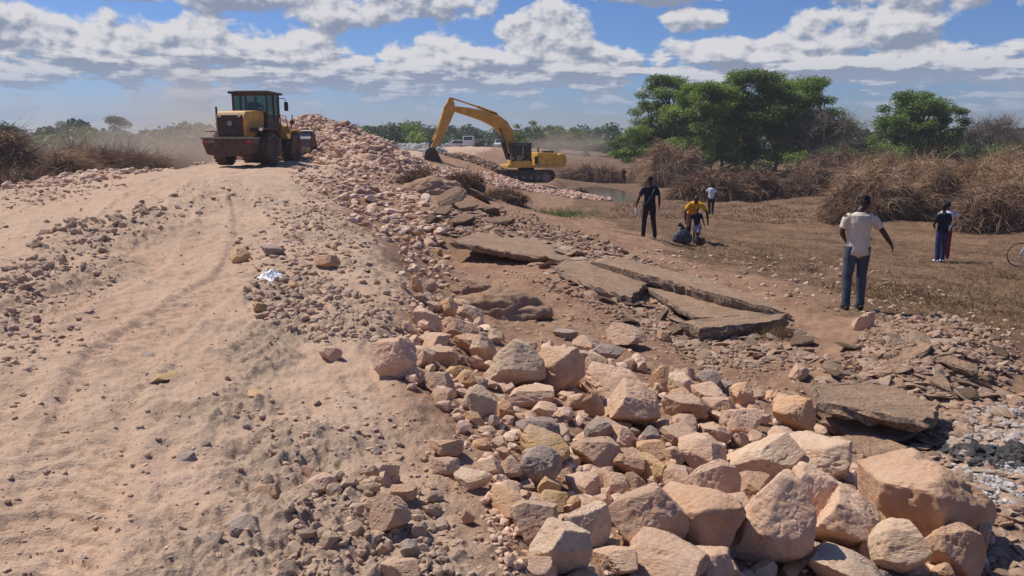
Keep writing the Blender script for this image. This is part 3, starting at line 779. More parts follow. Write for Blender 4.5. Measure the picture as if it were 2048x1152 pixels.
scatter('broken_stones', M_PILE, p, s, 2, label='small broken pink stones filling the gaps of the near boulder heap', seed=1)
p, s = spread([([(660,350),(840,390),(900,440),(880,500),(760,485),(680,430)], 380, 5, 24), ([(680,340),(860,350),(840,400),(680,380)], 260, 5, 14), ([(560,330),(700,330),(700,420),(640,420)], 260, 4, 12),
               ([(0,355),(200,335),(410,310),(410,332),(200,362),(0,385)], 620, 5, 17), ([(0,365),(200,350),(260,375),(0,420)], 260, 3, 9)], 4)
scatter('roadside_stones', M_PILE, p, s, 2, flat=(.4, .85), elong=1.25, label='loose pink and grey stones along both edges of the dirt road', seed=2)
p, s = spread([([(0,600),(120,480),(420,370),(500,400),(300,480),(170,640),(80,740),(0,760)], 550, 3, 18), ([(460,470),(640,440),(800,560),(830,680),(640,690),(500,640)], 700, 3, 20),
               ([(440,820),(700,780),(900,850),(1050,1152),(600,1152),(620,980)], 700, 3, 18), ([(0,430),(1000,1152),(0,1152)], 500, 3, 16), ([(500,400),(690,380),(760,500),(600,520)], 700, 3, 13),
               ([(0,380),(500,345),(700,380),(780,560),(1060,1152),(0,1152)], 2200, 1.5, 6)], 5)
scatter('gravel', M_GRAVEL, p, s, 1, flat=(.35, .8), label='gravel and broken stone chips strewn over the dirt road', cat='gravel', seed=3, sink=.38)
p, s = spread([([(640,960),(760,940),(880,1000),(900,1152),(560,1152),(560,1040)], 330, 8, 40), ([(500,560),(640,540),(820,640),(800,680),(620,680),(520,640)], 420, 5, 22),
               ([(100,440),(300,410),(330,450),(160,520),(60,640),(0,700),(0,560)], 330, 6, 24)], 6)
scatter('clods', M_CLOD, p, s, 2, flat=(.6, .95), label='grey clods of dried mud heaped in loose patches on the road', cat='clods', seed=4, sink=.34)
p, s = spread([([(1640,735),(1860,720),(2048,800),(2048,900),(1860,860),(1650,790)], 420, 8, 46), ([(1750,640),(1950,650),(2040,740),(1900,800),(1700,720)], 380, 6, 34),
               ([(1000,470),(1250,510),(1560,620),(1640,720),(1400,740),(1250,620),(1100,560)], 1300, 5, 30), ([(880,400),(1060,440),(1240,500),(1200,520),(1000,500),(880,470)], 380, 5, 24),
               ([(1650,860),(1850,860),(2048,960),(2048,1152),(1980,1152),(1900,980),(1700,940)], 500, 6, 40)], 7)
scatter('asphalt_rubble', M_SHARD, p, s, 2, flat=(.12, .4), label='thin shards of broken asphalt scattered around the larger slabs', cat='rubble', seed=5, tilt=.9, sink=.3, elong=1.35)
p, s = spread([([(900,540),(1250,560),(1640,730),(1640,800),(1300,735),(1000,690)], 900, 3, 10), ([(1100,480),(1700,520),(2048,640),(2048,720),(1700,640),(1300,560)], 900, 3, 12)], 8)
scatter('pebbles', M_GRAVEL, p, s, 1, flat=(.4, .8), label='pebbles scattered over the brown earth below the road', cat='pebbles', seed=6, sink=.3)
p, s = spread([([(880,400),(1060,430),(1240,495),(1200,520),(1000,500),(880,470)], 1500, 3, 15), ([(1000,540),(1250,600),(1560,680),(1640,740),(1400,740),(1250,650)], 1300, 3, 14), ([(1640,720),(1860,690),(2048,790),(2048,900),(1860,860),(1650,790)], 1500, 4, 22), ([(1740,650),(1870,625),(1960,645),(2048,740),(1900,800),(1680,720)], 2200, 4, 20), ([(1650,870),(1850,870),(2048,960),(2048,1152),(1980,1152),(1900,990),(1700,940)], 500, 4, 22)], 17)
scatter('rubble', stuff_rock_mat('brown rubble lumps', [(.24, .155, .105), (.38, .245, .16), (.33, .20, .13), (.46, .33, .24)]), p, s, 2, flat=(.4, .85), label='brown lumps of soil and asphalt heaped around the propped up slab', cat='rubble', seed=19, sink=.3)
p, s = spread([([(1890,930),(2048,920),(2048,1010),(1950,1000)], 1700, 2, 15), ([(1850,860),(2048,830),(2048,1040),(1900,1010)], 300, 2, 14)], 9)
scatter('ash', M_ASH, p, s, 2, flat=(.2, .8), label='white ash and pale flakes left by a fire at the right edge', cat='ash', seed=7)
p, s = spread([([(1870,890),(2048,890),(2048,935),(1960,940)], 1500, 2, 17)], 10)
scatter('charcoal', M_CHAR, p, s, 2, flat=(.3, .8), label='black charcoal remains beside the white ash at the right edge', cat='charcoal', seed=8, elong=2.0)
p, s = spread([([(1870,840),(2048,800),(2048,890),(1900,890)], 700, 3, 24)], 12)
scatter('grey_chippings', stuff_rock_mat('grey chippings', [(.30, .24, .19), (.50, .44, .39), (.42, .30, .22), (.40, .36, .32)]), p, s, 2, flat=(.3, .7), label='pale grey chippings in front of the black charcoal', cat='rubble', seed=18)

# the far quarry-stone pile: a mound with stones all over it
def pile(name, lumps, n, smin, smax, label, tone=None, seed=0, mat=None):
    """lumps: (x, y, half width, half depth, height) sitting on the terrain"""
    r = np.random.default_rng(seed)
    L = np.array(lumps)
    def hh(x, y):
        z = np.zeros_like(x)
        for a, b, rx, ry, h in lumps:
            d = np.sqrt(((x - a) / rx) ** 2 + ((y - b) / ry) ** 2); z = np.maximum(z, h * np.clip(1.03 - d, 0, None) ** .85 - .04 * h)
        return z + fbm2(x * .8, y * .8, 3, seed) * .12 * (z > 0.02)
    lo = (L[:, :2] - L[:, 2:4]).min(0); hi = (L[:, :2] + L[:, 2:4]).max(0)
    q = r.uniform(lo, hi, (n * 4, 2)); z = hh(q[:, 0], q[:, 1]); k = z > .03
    q = q[k][:n]; z = z[k][:n]
    pos = np.column_stack([q, Hs(q[:, 0], q[:, 1]) + z * 1.0 - .08])
    s = smin + (smax - smin) * r.random(len(q)) ** 2.0
    # core so no light shines through
    gx = np.linspace(lo[0], hi[0], 90); gy = np.linspace(lo[1], hi[1], 90); X, Y = np.meshgrid(gx, gy, indexing='ij')
    Zc = hh(X.ravel(), Y.ravel()); Zg = Hs(X.ravel(), Y.ravel()) + np.where(Zc > .05, Zc - .12, -.3)
    i, j = np.meshgrid(np.arange(89), np.arange(89), indexing='ij'); Fq = np.stack([i * 90 + j, (i + 1) * 90 + j, (i + 1) * 90 + j + 1, i * 90 + j + 1], -1).reshape(-1, 4)
    mat = mat or M_PILE
    o = scatter(name, mat, pos, s, 2, flat=(.42, .9), label=label, cat='rock pile', sink=.3, elong=1.25, toned=None if tone is None else tone(pos, r), seed=seed)
    core = mesh_np('core', np.column_stack([X.ravel(), Y.ravel(), Zg]), Fq, mat, parent=o, attrs={'tone': np.full(8100, .2)})
    return o
def W(px, py, d): return PD(px, py, d)
ga = lambda pos, r: np.where(fbm2(pos[:, 0] * .5, pos[:, 1] * .5, 2, 3) > .1, r.random(len(pos)) * .25, r.random(len(pos)))
pile('stone_pile', [(-11.9,48.5,5.8,4.6,2.75),(-9.6,46,4.8,4.4,2.1),(-7.4,42.5,4.2,4.6,1.45),(-6.6,39,1.6,3.6,.6),(-6.2,46,3.0,5,.7),(-14,49,4,4,2.4)], 8500, .10, .42,
     'tall heap of broken pink quarry stone beside the wheel loader', ga, seed=31)
pile('stone_pile', [(0.3,55.0,4.8,2.4,.35),(3.6,55.0,3.4,2.0,.3),(-2.5,53,3.0,2.6,.3)], 3600, .10, .30, 'low bank of pale pink stones the excavator stands on', seed=32)
pile('stone_pile', [(-9.6,76,3.4,3.0,.7),(-7.9,74,2.0,2.5,.8)], 1400, .12, .4, 'pale grey gravel heap on the road behind the excavator bucket', None, seed=33, mat=stuff_rock_mat('pale grey gravel', [(.38, .36, .33), (.52, .50, .47)]))
pile('stone_pile', [(-3.2,66,3.4,3.0,.5),(-1.5,64,2.5,2,.5)], 900, .1, .35, 'brown rubble heap between the excavator bucket and its cab', None, seed=34, mat=stuff_rock_mat('brown rubble', [(.20, .13, .09), (.40, .27, .19)]))

# ---------------------------------------------------------------- broken asphalt slabs
def slab(name, corners, thick, label, jit=.03, group=None, n_edge=9, lift=0.0, sag=0.0, seed=0):
    """corners: (px, py, height rel. camera). Irregular slab with a ragged, layered rim."""
    r = np.random.default_rng(seed + 77)
    C = [np.array(P(a, b, c)) + (0, 0, lift) for a, b, c in corners]
    cen = sum(C) / len(C); pts = []
    for i, a in enumerate(C):
        b = C[(i + 1) % len(C)]; L = np.linalg.norm(b - a); m = max(2, min(26, int(L / .09)))
        for k in range(m):
            f = k / m; p = a + (b - a) * f
            inward = (cen - p); inward[2] = 0; inward /= np.linalg.norm(inward) + 1e-6
            w = jit * (noise2(np.array([f * L * 5.0]), np.array([i * 3.7 + seed]), 3)[0] + .6 * r.normal() * .6) * (0.3 if k == 0 else 1)
            pts.append(p + inward * w)
    pts = np.array(pts); n = len(pts)
    rings = [(pts - cen) * .995 + cen]
    lays = [(0.0, 0.0), (.3, -.012), (.65, .008), (1.0, .05)]; thick *= 1.35
    V = []; top = cen.copy(); ins = 4
    for q in range(ins):                              # inner rings of the top, slightly uneven
        f = (q + .0) / ins; ring = cen + (pts - cen) * max(f, .001)
        V.append(ring if q else None)
    rings = [cen + (pts - cen) * f for f in (.25, .5, .75, .93)]
    for g in rings: g[:, 2] += fbm2(g[:, 0] * 4 + seed, g[:, 1] * 4, 3, 8) * .012
    out = []
    for (f, inn) in lays:
        g = pts.copy(); d = cen - g; d[:, 2] = 0; d /= np.linalg.norm(d, axis=1)[:, None] + 1e-6
        g = g + d * (inn + r.normal(0, .016, (n, 1)) + (.012 if f == 0 else 0)); g[:, 2] -= thick * f + r.normal(0, .010, n); out.append(g)
    bot = cen - np.array([0, 0, thick])
    allr = rings + out; V = np.vstack([[cen]] + allr + [[bot]]); Fc = []
    for k in range(n): Fc.append((0, 1 + k, 1 + (k + 1) % n))
    for q in range(len(allr) - 1):
        a = 1 + q * n; b = a + n
        for k in range(n): k2 = (k + 1) % n; Fc.append((a + k, b + k, b + k2)); Fc.append((a + k, b + k2, a + k2))
    a = 1 + (len(allr) - 1) * n; e = len(V) - 1
    for k in range(n): Fc.append((a + (k + 1) % n, a + k, e))
    V = V - cen
    o = mesh_np(name, V, np.array(Fc), M_SLAB, smooth=False, loc=tuple(cen))
    bm = bmesh.new(); bm.from_mesh(o.data); bmesh.ops.recalc_face_normals(bm, faces=bm.faces); bm.to_mesh(o.data); bm.free()
    return tag(o, label, 'asphalt slab', group)
slab('asphalt_slab', [(901,482,-2.0),(1012,502,-2.08),(1124,521,-2.2),(1210,511,-2.2),(1080,478,-2.08),(960,462,-2.0)], .10, 'undercut ledge of old asphalt jutting over a dark hollow left of the slabs', .05, seed=1)
slab('asphalt_slab', [(1110,534,-2.13),(1135,552,-2.16),(1197,575,-2.22),(1262,595,-2.3),(1296,562,-2.3),(1180,524,-2.15),(1127,519,-2.12)], .13, 'long dusty asphalt slab left of the triangular one', .04, seed=2)
slab('asphalt_slab', [(1182,522,-2.10),(1300,552,-2.17),(1450,592,-2.22),(1577,626,-2.34),(1574,616,-2.34),(1420,560,-2.2),(1240,515,-2.1)], .12, 'long narrow ridge of tilted asphalt behind the triangular slab', .05, seed=3)
slab('asphalt_slab', [(1292,572,-2.34),(1340,606,-2.38),(1388,630,-2.40),(1440,638,-2.40),(1560,626,-2.40),(1450,603,-2.37)], .08, 'large triangular slab of dusty asphalt with a pale broken rim', .03, seed=4)
slab('asphalt_slab', [(1364,643,-2.30),(1400,656,-2.32),(1470,652,-2.32),(1562,640,-2.32),(1576,626,-2.30),(1420,634,-2.30)], .14, 'thick edged slab lying in front of the triangular slab', .03, seed=5)
slab('asphalt_slab', [(1428,664,-2.48),(1483,694,-2.52),(1508,690,-2.52),(1520,678,-2.5)], .06, 'small flat slab casting a dark wedge shadow under the thick edged slab', .02, seed=6)
slab('asphalt_slab', [(1414,700,-2.47),(1418,724,-2.5),(1490,724,-2.5),(1556,712,-2.5),(1480,690,-2.47)], .07, 'flat dusty slab lowest of the slabs, just above the stone heap', .02, seed=7)
slab('asphalt_slab', [(1624,766,-2.24),(1636,802,-2.24),(1740,824,-2.27),(1852,846,-2.30),(1880,812,-2.30),(1790,770,-2.27)], .085, 'wide grey asphalt ledge with a dark gap beneath, right of the heap', .035, seed=8)
slab('asphalt_slab', [(1640,836,-2.46),(1720,872,-2.5),(1800,876,-2.5),(1830,858,-2.48),(1700,822,-2.45)], .07, 'brown lower slab in the gap beneath the wide grey ledge', .03, seed=9)
slab('asphalt_slab', [(1758,738,-2.34),(1790,748,-2.36),(1866,690,-2.12),(1838,676,-2.12)], .06, 'grey slab propped up at a slant like a plank on the rubble mound', .02, seed=10)
slab('asphalt_slab', [(1816,722,-2.30),(1836,756,-2.34),(1905,778,-2.36),(1890,752,-2.3),(1850,722,-2.26)], .06, 'pale edged slab lying below the propped up plank like slab', .02, seed=11)
slab('asphalt_slab', [(1872,716,-2.2),(1945,744,-2.26),(1955,732,-2.24),(1900,708,-2.18)], .05, 'dark thin slab right of the propped up slab', .02, seed=12)
slab('asphalt_slab', [(1640,880,-2.5),(1690,900,-2.52),(1800,930,-2.54),(1850,905,-2.5),(1720,862,-2.48)], .06, 'brown broken layer of asphalt between heap and charcoal', .03, seed=13)
CH = [(905,396,62,44,.7,'leaning up against the rest'),(935,412,52,34,.3,'lying flat on top'),(885,424,44,30,.5,'at the near left foot'),(960,392,50,30,-.5,'dark and tilted to the right'),
      (925,440,60,26,.15,'pale and nearly level'),(980,420,44,26,-.3,'at the right foot'),(900,372,46,26,.4,'behind the leaning one'),(1000,446,60,18,.1,'thin and low to the right'),(865,440,40,24,-.2,'small and rounded to the left')]
for k, (px, py, w, h, tl, wd) in enumerate(CH):
    p, t = hit(px, py + h * .4); s = float(t[0]) / F; r = np.random.default_rng(k)
    me = near_mesh(1300 + k, 'slab', 5); me.materials[0] = M_SLAB
    o = bpy.data.objects.new('asphalt_chunk', me); col.objects.link(o)
    o.scale = (w * s / 2, w * s * .4, .10); o.rotation_euler = (tl * .9, -tl * .7, float(r.uniform(-.6, .6))); o.location = (p[0][0], p[0][1], p[0][2] + h * s * .45)
    tag(o, 'broken asphalt chunk of the mound by the dry brush, ' + wd, 'asphalt chunk')

for k, (px, py, w, wd) in enumerate(((1062,508,46,'on the undercut ledge'),(1090,524,34,'at the right end of the undercut ledge'),(1232,540,52,'behind the long dusty slab'),(1272,530,40,'above the narrow ridge of asphalt'),(1335,546,52,'in the middle of the narrow asphalt ridge'),
      (1210,606,40,'at the lower foot of the long dusty slab'),(1262,612,44,'below the right end of the long dusty slab'),(1318,640,48,'left of the triangular slab, half buried'),(1262,652,34,'alone on the brown earth left of the slabs'),(1345,668,56,'under the left end of the thick edged slab'),
      (1606,690,44,'right of the small flat slab'),(1700,700,50,'left foot of the rubble mound'),(1968,760,46,'on the right flank of the rubble mound'),(1925,800,60,'between rubble mound and ash'),(1996,716,36,'far right flank of the rubble mound'),(1680,760,52,'just behind the wide grey ledge'))):
    p, t = hit(px, py); s = float(t[0]) / F; r = np.random.default_rng(k + 40)
    me = near_mesh(1500 + k, 'slab', 5); me.materials[0] = M_SLAB
    o = bpy.data.objects.new('asphalt_fragment', me); col.objects.link(o)
    o.scale = (w * s * .55, w * s * float(r.uniform(.3, .5)), float(r.uniform(.03, .055))); o.rotation_euler = (float(r.normal(0, .28)), float(r.normal(0, .25)), float(r.uniform(-.9, .9))); o.location = (p[0][0], p[0][1], p[0][2] + .03)
    tag(o, 'broken asphalt fragment ' + wd, 'asphalt fragment')
# ---------------------------------------------------------------- machine paints
Y_PAINT = simple('worn yellow paint', (.72, .42, .04), .45, 0, .18, 3, .45)
O_PAINT = simple('orange yellow paint', (.68, .34, .04), .45, 0, .2, 3, .45)
D_PAINT = simple('dark red brown paint', (.085, .036, .022), .6, 0, .3, 4, .16)
BLACK = simple('black steel', (.022, .02, .02), .5, 0, .3, 5, .25)
RUBBER = simple('dusty rubber', (.035, .031, .029), .85, 0, .3, 8, .5)
STEEL = simple('bare steel', (.30, .30, .31), .42, .6, .2, 4, .45)
GREY_P = simple('grey steel paint', (.17, .165, .16), .55, 0, .25, 4, .5)
CHROME = simple('chrome rod', (.7, .7, .7), .2, 1, .05, 4, .1)
LAMP = simple('lamp lens', (.75, .72, .68), .25, 0, .05, 4, .1)
REDL = simple('red lens', (.45, .03, .02), .3, 0, .05, 4, .2)
WHITE = simple('white paint', (.72, .72, .72), .4, 0, .06, 3, .25)
SEATM = simple('seat cloth', (.03, .03, .035), .9, 0, .2, 6)
def glass_mat(name, c, mixf):
    m, t, b, out = new_mat(name)
    t.setin(b.inputs['Base Color'], c); b.inputs['Roughness'].default_value = .06; b.inputs['Specular IOR Level'].default_value = .6
    tr = t.node('ShaderNodeBsdfTransparent', {'Color': (*[min(1, .55 + x) for x in c], 1)})
    mx = t.node('ShaderNodeMixShader', {0: mixf}); t.link(tr.outputs[0], mx.inputs[1]); t.link(b.outputs[0], mx.inputs[2]); t.link(mx.outputs[0], out.inputs[0])
    return m
GLASS = glass_mat('tinted glass', (.10, .22, .22), .30)
DGLASS = glass_mat('dark glass', (.03, .04, .05), .8)

# ---------------------------------------------------------------- people
def skin_mat(n, c): return simple(n, c, .55, 0, .12, 6, 0, 0, .35)
SKIN = skin_mat('dark skin', (.060, .032, .022))
HAIR = simple('black hair', (.012, .011, .010), .9, 0, .3, 30)
def cloth(n, c, var=.14): return simple(n, c, .9, 0, var, 5, .10, .35, .1)
def loft(mb, pts, rad, n=14, hint=None):
    """closed tapering limb with elliptical section; rad = list of r or (rx, ry); hint = direction of rx"""
    pts = [Vector(p) for p in pts]; m = len(pts); vs = []; hint = Vector(hint or (1, 0, 0))
    for i, p in enumerate(pts):
        d = (pts[min(i + 1, m - 1)] - pts[max(i - 1, 0)]).normalized()
        a = (hint - d * hint.dot(d)); a = a.normalized() if a.length > .05 else d.orthogonal().normalized(); b = d.cross(a)
        r = rad[i]; rx, ry = (r if hasattr(r, '__len__') else (r, r))
        for k in range(n):
            t = 2 * PI * k / n; vs.append(p + a * (rx * math.cos(t)) + b * (ry * math.sin(t)))
    c0 = pts[0] - (pts[1] - pts[0]).normalized() * (rad[0] if not hasattr(rad[0], '__len__') else min(rad[0])) * .5
    c1 = pts[-1] + (pts[-1] - pts[-2]).normalized() * (rad[-1] if not hasattr(rad[-1], '__len__') else min(rad[-1])) * .5
    k0 = len(vs); vs += [c0, c1]
    fs = [(k0, (k + 1) % n, k) for k in range(n)] + [(k0 + 1, (m - 1) * n + k, (m - 1) * n + (k + 1) % n) for k in range(n)]
    for i in range(m - 1):
        for k in range(n): fs.append((i * n + k, i * n + (k + 1) % n, (i + 1) * n + (k + 1) % n, (i + 1) * n + k))
    mb.add(vs, fs)
def ball(mb, c, r, sub=2):
    V, Fc = ICO[sub]; V = V * np.array(r) + np.array(c); mb.add([tuple(v) for v in V], [tuple(f) for f in Fc])
def rbuild(mb, name, mat, parent, vox, smooth_it=3, wrinkle=0):
    o = mb.build(name, mat, parent, smooth=False)
    r = o.modifiers.new('weld', 'REMESH'); r.mode = 'VOXEL'; r.voxel_size = vox; r.use_smooth_shade = True
    if smooth_it:
        s = o.modifiers.new('smooth', 'SMOOTH'); s.factor = .5; s.iterations = smooth_it
    if wrinkle:
        tx = bpy.data.textures.new('folds', 'CLOUDS'); tx.noise_scale = .11; tx.noise_depth = 2
        d = o.modifiers.new('folds', 'DISPLACE'); d.texture = tx; d.strength = wrinkle; d.mid_level = .5
    return o
def L3(a, b, f): return Vector(a) * (1 - f) + Vector(b) * f
def hand(mb, wrist, direction, palm_n, side, s=1.0, curl=.5):
    """palm, four unequal bent fingers and a thumb leaving the side of the palm"""
    w = Vector(wrist); d = Vector(direction).normalized(); n = Vector(palm_n); n = (n - d * n.dot(d)).normalized(); l = d.cross(n) * side
    pe = w + d * .085 * s
    loft(mb, [w, w + d * .03 * s, w + d * .065 * s, pe], [(.022 * s, .018 * s), (.034 * s, .015 * s), (.040 * s, .014 * s), (.036 * s, .012 * s)], 12, l)
    for k, (off, ln) in enumerate(((.030, .068), (.011, .078), (-.009, .072), (-.028, .056))):
        b = pe + l * off * s - d * .008 * s; c1 = math.cos(curl); s1 = math.sin(curl)
        j1 = b + (d * c1 + n * s1) * ln * .45 * s; j2 = j1 + (d * math.cos(curl * 2) + n * math.sin(curl * 2)) * ln * .32 * s; j3 = j2 + (d * math.cos(curl * 2.8) + n * math.sin(curl * 2.8)) * ln * .26 * s
        loft(mb, [b, j1, j2, j3], [.0095 * s, .0088 * s, .008 * s, .0068 * s], 8, l)
    b = w + d * .028 * s + l * .030 * s; j1 = b + (d * .7 + l * .62 + n * .3) * .036 * s; j2 = j1 + (d * .85 + l * .25 + n * .45) * .032 * s
    loft(mb, [b, j1, j2], [.0125 * s, .0105 * s, .0085 * s], 8, n)
def person(loc, rz, P_, label, shirt, trousers, s=1.0, vox=.008, long_sleeve=False, shoes=None, shorts=False, hairc=HAIR, cap=None, female=False, extra=None, hipw=.085):
    """P_: joints in metres for a figure facing +Y: hip, chest, neck, head, lk lf rk rf (knee, foot), le lw re rw (elbow, wrist)"""
    t = empty('person', loc, rz); tag(t, label, 'person'); t.scale = (s, s, s)
    J = {k: Vector(v) for k, v in P_.items() if isinstance(v, tuple)}
    sp = (J['neck'] - J['hip']).normalized(); shd = P_.get('shd', (1, 0, 0)); sx = Vector(shd).normalized()
    shc = J['neck'] - sp * .075; wS = .175 if not female else .155
    SL, SR = shc - sx * wS, shc + sx * wS
    HL, HR_ = J['hip'] - sx * hipw, J['hip'] + sx * hipw
    fwd = sp.cross(sx) * -1 if sp.cross(sx).y < 0 else sp.cross(sx)
    mid = L3(J['hip'], shc, .45)
    b = MB()
    loft(b, [J['hip'] - sp * .06, J['hip'] + sp * .03, mid, L3(J['hip'], shc, .8), shc, J['neck'] - sp * .02], [(.13, .09), (.145, .10), (.125, .09), (.155, .105), (.15, .085), (.06, .055)], 18, sx)
    hc = J['head']; hd = Vector(P_.get('look', (0, 1, 0))).normalized(); hs = Vector(P_.get('hside', tuple(sx))).normalized(); hu = hs.cross(hd).normalized()
    loft(b, [J['neck'] - sp * .05, J['neck'], hc - hu * .06], [(.06, .058), (.052, .052), (.052, .056)], 12, sx)
    def hp(x, y, z): return hc + hs * x + hd * y + hu * z
    # skull, jaw, nose, lips, brow, ears
    loft(b, [hp(0, .012, -.115), hp(0, .012, -.085), hp(0, 0, -.03), hp(0, -.008, .03), hp(0, -.012, .075), hp(0, -.012, .108)], [(.030, .028), (.052, .066), (.068, .088), (.074, .096), (.064, .084), (.032, .045)], 16, hs)
    loft(b, [hp(0, .088, .016), hp(0, .104, -.018), hp(0, .092, -.034)], [.010, .016, .012], 8, hs)
    loft(b, [hp(-.022, .082, -.058), hp(0, .090, -.057), hp(.022, .082, -.058)], [.007, .010, .007], 8, hu)
    loft(b, [hp(-.045, .076, .028), hp(0, .092, .030), hp(.045, .076, .028)], [.009, .010, .009], 8, hu)
    for sg in (-1, 1): loft(b, [hp(sg * .072, -.005, -.03), hp(sg * .080, -.010, 0), hp(sg * .074, -.008, .025)], [(.008, .014), (.010, .020), (.007, .014)], 8, hs)
    for S_, E, Wk, sg in ((SL, 'le', 'lw', -1), (SR, 're', 'rw', 1)):
        E_ = J[E]; W_ = J[Wk]
        loft(b, [S_ - (E_ - S_).normalized() * .01, L3(S_, E_, .3), L3(S_, E_, .75), E_, L3(E_, W_, .3), L3(E_, W_, .8), W_], [.052, .050, .041, .038, .040, .029, .025], 12, sx)
        hdv = Vector(P_.get('ld' if sg < 0 else 'rd', tuple((W_ - E_))))
        hand(b, W_ - (W_ - E_).normalized() * .01, hdv, P_.get('lp' if sg < 0 else 'rp', (-sg, .25, 0)), sg * P_.get('thumb', 1), 1.0, P_.get('curl', .5))
    for Hp, K, Ft, sg in ((HL, 'lk', 'lf', -1), (HR_, 'rk', 'rf', 1)):
        K_ = J[K]; A = J[Ft] + Vector((0, 0, .07))
        loft(b, [Hp, L3(Hp, K_, .35), L3(Hp, K_, .8), K_, L3(K_, A, .3), L3(K_, A, .75), A], [.085, .078, .058, .053, .055, .038, .034], 14, sx)
        fd = Vector(P_.get('fd', (0, 1, 0))).normalized()
        loft(b, [A - fd * .05 - Vector((0, 0, .035)), A - Vector((0, 0, .035)), A + fd * .09 - Vector((0, 0, .045)), A + fd * .15 - Vector((0, 0, .052))], [(.032, .032), (.038, .036), (.042, .024), (.030, .014)], 12, sx)
    rbuild(b, 'body', P_.get('skin', SKIN), t, vox)
    # shirt with open sleeves
    c = MB(); hem = P_.get('hem', .07)
    loft(c, [J['hip'] - sp * hem, J['hip'] + sp * .02, mid, L3(J['hip'], shc, .8), shc + sp * .012, J['neck'] - sp * .02], [(.166, .125), (.166, .125), (.158, .122), (.183, .13), (.178, .108), (.075, .068)], 20, sx)
    for S_, E, Wk in ((SL, 'le', 'lw'), (SR, 're', 'rw')):
        E_ = J[E]; W_ = J[Wk]
        pts = [S_ + (shc - S_) * .30 + sp * .006, L3(S_, E_, .2), L3(S_, E_, .5), L3(S_, E_, .72)]; rd = [.062, .066, .063, .066]
        if long_sleeve: pts = pts[:3] + [E_, L3(E_, W_, .5), L3(E_, W_, .92)]; rd = [.068, .068, .058, .052, .045, .040]
        loft(c, pts, rd, 14, sx)
    rbuild(c, 'shirt', shirt, t, vox * 1.1, 2, .012)
    q = MB()
    loft(q, [J['hip'] - sp * .10, J['hip'] - sp * .02, J['hip'] + sp * .07], [(.15, .115), (.165, .125), (.150, .115)], 16, sx)
    for Hp, K, Ft in ((HL, 'lk', 'lf'), (HR_, 'rk', 'rf')):
        K_ = J[K]; A = J[Ft] + Vector((0, 0, .07))
        if shorts: loft(q, [Hp + sp * .02, L3(Hp, K_, .4), L3(Hp, K_, .95)], [.098, .098, .088], 14, sx)
        else: loft(q, [Hp + sp * .02, L3(Hp, K_, .35), L3(Hp, K_, .8), K_, L3(K_, A, .3), L3(K_, A, .75), L3(K_, A, 1.0)], [.098, .092, .076, .073, .068, .060, .062], 14, sx)
    rbuild(q, 'shorts' if shorts else 'trousers', trousers, t, vox * 1.1, 2, .012)
    h = MB(); loft(h, [hp(0, -.040, -.035), hp(0, -.022, .03), hp(0, -.015, .074), hp(0, -.014, .106)], [(.060, .055), (.075, .084), (.066, .084), (.034, .045)], 16, hs)
    rbuild(h, 'cap' if cap else 'hair', cap or hairc, t, vox, 2)
    if shoes:
        fd = Vector(P_.get('fd', (0, 1, 0))).normalized()
        for Ft in ('lf', 'rf'):
            A = J[Ft] + Vector((0, 0, .035)); k = MB()
            loft(k, [A - fd * .07, A - fd * .02 + Vector((0, 0, .015)), A + fd * .08, A + fd * .17], [(.036, .036), (.044, .046), (.048, .032), (.034, .022)], 12, sx)
            rbuild(k, 'shoe', shoes, t, vox * 1.2, 1)
    return t
STAND = dict(hip=(0, 0, .93), neck=(0, 0, 1.47), head=(0, .02, 1.625), lk=(-.10, .02, .50), lf=(-.11, 0, 0), rk=(.10, .02, .50), rf=(.11, 0, 0),
             le=(-.27, -.03, 1.14), lw=(-.30, .04, .89), re=(.27, -.03, 1.14), rw=(.30, .04, .89))
def pose(**k): d = dict(STAND); d.update(k); return d
def at_ground(px, py):
    p, t = hit(px, py); return Vector(p[0])
C_BEIGE = cloth('cream cotton', (.63, .54, .42)); C_JEAN = cloth('faded denim', (.060, .080, .105), .35); C_NAVY = cloth('navy cloth', (.014, .017, .028)); C_DARK = cloth('dark trousers', (.020, .021, .026))
C_WHITE = cloth('white cotton', (.72, .72, .74)); C_YEL = cloth('yellow cotton', (.75, .38, .02)); C_LGREY = cloth('light grey cloth', (.36, .36, .39)); C_BLUE = cloth('blue denim', (.035, .055, .13)); C_RED = cloth('red cloth', (.28, .03, .025)); C_MAROON = cloth('maroon cloth', (.06, .018, .02))
C_SHOE = simple('dark shoe', (.02, .018, .017), .7); W_SHOE = simple('white shoe', (.6, .6, .62), .6)
g = at_ground(1706, 621)
person((g.x, g.y, g.z), R(-6), pose(lf=(-.13, -.06, 0), lk=(-.12, .0, .49), rf=(.11, .05, 0), rk=(.10, .07, .50), neck=(.0, .03, 1.46), head=(.075, .085, 1.585), look=(.45, .85, -.22), hside=(.88, -.45, 0),
       le=(-.23, .03, 1.15), lw=(-.12, .24, 1.02), re=(.34, .02, 1.17), rw=(.50, .10, .97), rd=(.5, .25, -.8), rp=(-.5, .3, -.3), hem=.10, curl=.42),
       'man in a cream T-shirt and faded jeans, back turned, right arm held out', C_BEIGE, C_JEAN, 1.02, .0065, shoes=C_SHOE)
g = at_ground(1297, 477)
pm = person((g.x, g.y, g.z), R(4), pose(lf=(-.15, .02, 0), lk=(-.13, .03, .5), rf=(.17, -.05, 0), rk=(.13, .05, .5), le=(-.30, -.02, 1.15), lw=(-.36, .03, .92), re=(.27, -.02, 1.14), rw=(.29, .05, .88)),
       'man in dark clothes with a grey strap across his back holding a white bottle', C_NAVY, C_DARK, 1.0, .010, shoes=C_SHOE)
